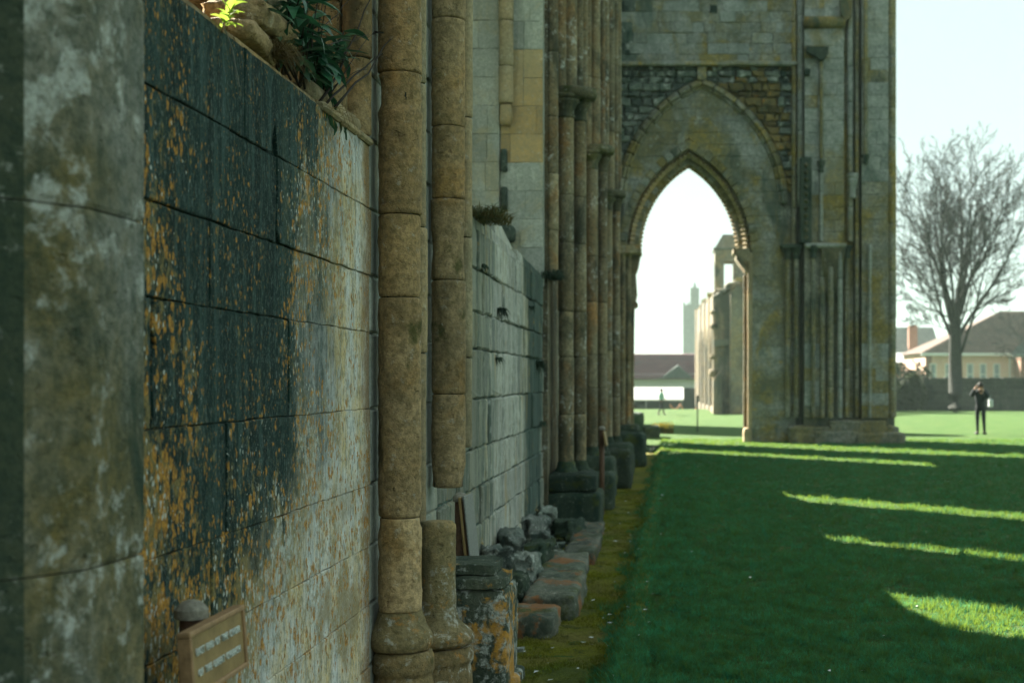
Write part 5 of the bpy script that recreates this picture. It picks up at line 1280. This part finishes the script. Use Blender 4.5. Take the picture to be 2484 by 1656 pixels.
for q in range(9):                                # leaves hanging over the wall end
    put_leaf(lp, root+Vector((.01, rg.uniform(.05, .55), rg.uniform(-.02, .15))), Vector((.25, rg.uniform(.2, 1), -.6)), rg.uniform(-.4, .4), rg.uniform(.6, 1), rg.choice(LM))
dp = thing('dead_plant', 'bare dark dead stems with withered seed heads leaning right across the columns', 'plant', (-1.62, 6.5, 2.99))
ds = [((6.50, 2.99), (7.0, 3.25), (7.55, 3.58)), ((6.46, 3.0), (6.9, 3.32), (7.35, 3.75)), ((6.48, 3.0), (6.85, 3.22), (7.6, 3.50)), ((6.4, 3.1), (6.45, 3.45), (6.62, 3.85)), ((6.3, 3.12), (6.32, 3.4), (6.42, 3.8)), ((6.45, 3.05), (6.8, 3.33), (7.1, 3.50)), ((6.2, 3.2), (6.6, 3.4), (6.95, 3.62)), ((6.5, 3.0), (7.05, 3.28), (7.35, 3.36)), ((6.25, 3.2), (6.55, 3.32), (7.0, 3.44)), ((6.1, 3.15), (6.08, 3.4), (6.2, 3.72))]
for i, q in enumerate(ds):
    xo = -1.60+rg.uniform(-.06, .05)
    pts = []
    for k in range(7):
        t = k/6; y = (1-t)**2*q[0][0]+2*t*(1-t)*q[1][0]+t*t*q[2][0]; z = (1-t)**2*q[0][1]+2*t*(1-t)*q[1][1]+t*t*q[2][1]
        pts.append((xo+.06*t+rg.gauss(0, .004), y+rg.gauss(0, .006), z+rg.gauss(0, .006)))
    th = .007 if i < 3 else .0035
    MB().tube(pts, [th*(1-.6*k/6) for k in range(7)], 5).make('stem', M['deadstem'], dp, True)
    mb = MB(); e = Vector(pts[-1])
    for s in range(8):
        d = Vector((rg.gauss(0, 1), rg.gauss(0, 1), rg.gauss(-.5, 1))).normalized()*rg.uniform(.02, .05); w2_ = Vector((rg.gauss(0, 1), rg.gauss(0, 1), rg.gauss(0, 1))).normalized()*.007
        mb.add([e-w2_, e+w2_, e+d+w2_*.3, e+d*1.1-w2_*.5], [(0, 1, 2, 3)])
    if i in (0, 2, 3, 4, 5, 9): mb.make('seed_head', M['deadstem'], dp)
sd = thing('seedling', 'bright yellow-green seedling sprouting from the wall edge at the top', 'plant', (-1.6, 5.03, 3.0))
nl_ = [leaf_mesh(.085, .017, .5, .3), leaf_mesh(.07, .016, .9, .3)]
for m in nl_: m.materials.append(M['leafnew'])
for k in range(15):
    az = k*2.4; el = .25+.9*(k/15)
    put_leaf(sd, Vector((-1.598, 5.05+.004*k, 3.005+.005*k)), Vector((math.cos(az)*math.cos(el)+.15, math.sin(az)*math.cos(el)*1.2+.25, math.sin(el)+.12)), rg.uniform(-.4, .4), rg.uniform(.7, 1.15), nl_[k % 2])
MB().tube([(-1.60, 5.03, 2.98), (-1.598, 5.06, 3.03), (-1.598, 5.1, 3.08)], [.006, .005, .003], 6).make('stem', M['signframe'], sd, True)
MB().tube([(-1.60, 5.06, 3.0), (-1.592, 5.12, 2.94), (-1.588, 5.19, 2.82)], .0025, 5).make('root', M['panelwhite'], sd)
def tuft(label, c, n, L, mat, seed, droop=.5, dirv=(0, 0, 1), group=None, name='grass_tuft', w=.002, spread=.03):
    r = random.Random(seed); mb = MB()
    for i in range(n):
        p = Vector(c)+Vector((r.uniform(-spread, spread)*.6, r.uniform(-spread, spread), 0))
        d = (Vector(dirv)+Vector((r.gauss(0, .55), r.gauss(0, .55), r.gauss(0, .3)))).normalized(); l = L*r.uniform(.5, 1.1)
        s = d.cross(Vector((r.gauss(0, 1), r.gauss(0, 1), r.gauss(0, 1)))).normalized()*w
        a = p+d*l*.5; b = p+d*l+Vector((0, 0, -droop*l))
        mb.add([p-s, p+s, a+s*.8, a-s*.8, b], [(0, 1, 2, 3), (3, 2, 4)])
    o = mb.make(name, mat, None, False, c); tag(o, label, 'grass tuft' if 'grass' in name else 'plant', group)
    return o
tuft('dry brown grass tuft on the sill left of the leafy clump', (-1.64, 5.80, 3.07), 420, .17, M['straw'], 1, .75, (.45, .1, .5), spread=.07, w=.0016)
tuft('wispy dry grass hanging over the sill at the foot of the leafy clump', (-1.60, 6.62, 2.99), 60, .20, M['straw'], 2, .9, (.4, .3, .1), spread=.16, w=.001)
tuft('green and straw grass tuft on top of the grey wall beside the second column', (-1.63, 11.6, 3.05), 900, .17, M['tuft'], 3, .3, (.2, 0, 1), spread=.42, w=.004)
tuft('dark tuft on the wall top against the mossy column cluster', (-1.58, 17.6, 3.0), 700, .24, M['crackfern'], 4, .5, (.4, -.2, .8), spread=.25, w=.005)
tuft('orange-brown moss tuft on the nearest kerb slab', (-1.2, 10.4, .06), 160, .10, M['straw'], 5, .4, (.2, -.3, .8), spread=.05, w=.004)
gt = 'dark fern tufts in the cracks of the grey wall'
rg = random.Random(77)
crk = [(11.75, 2.70, 'upper left tuft, just under the wall-top grass'), (13.0, 2.40, 'tuft right of and below the wall-top grass'), (12.7, 1.95, 'tuft at a joint crossing, left half'),
       (15.7, 2.56, 'high tuft in the dark right part'), (16.6, 1.96, 'largest tuft in the dark right part by the columns'), (16.9, 1.25, 'low tuft in the dark right part')]
for i, (y, z, lab) in enumerate(crk):
    tuft('fern in the grey wall, '+lab, (-1.595, y, z), (60, 110, 80, 50, 130, 70)[i], (.06, .10, .07, .06, .13, .08)[i], M['crackfern'], 200+i, .7, (.5, -.3, -.2), gt, 'crack_fern', .005, .06)

# ------------------------------------------------------------------ air
hz = MB().box((-720, -100, -3.0), (720, 970, 32)).make('haze', None)
hz['kind'] = 'stuff'
hm = bpy.data.materials.new('haze'); hm.use_nodes = True; ht = hm.node_tree; ht.nodes.clear()
ho = ht.nodes.new('ShaderNodeOutputMaterial'); hv = ht.nodes.new('ShaderNodeVolumePrincipled')
hv.inputs['Color'].default_value = (.74, .94, .88, 1); hv.inputs['Density'].default_value = .00045; hv.inputs['Anisotropy'].default_value = 0
ht.links.new(hv.outputs[0], ho.inputs['Volume']); hz.data.materials.append(hm)
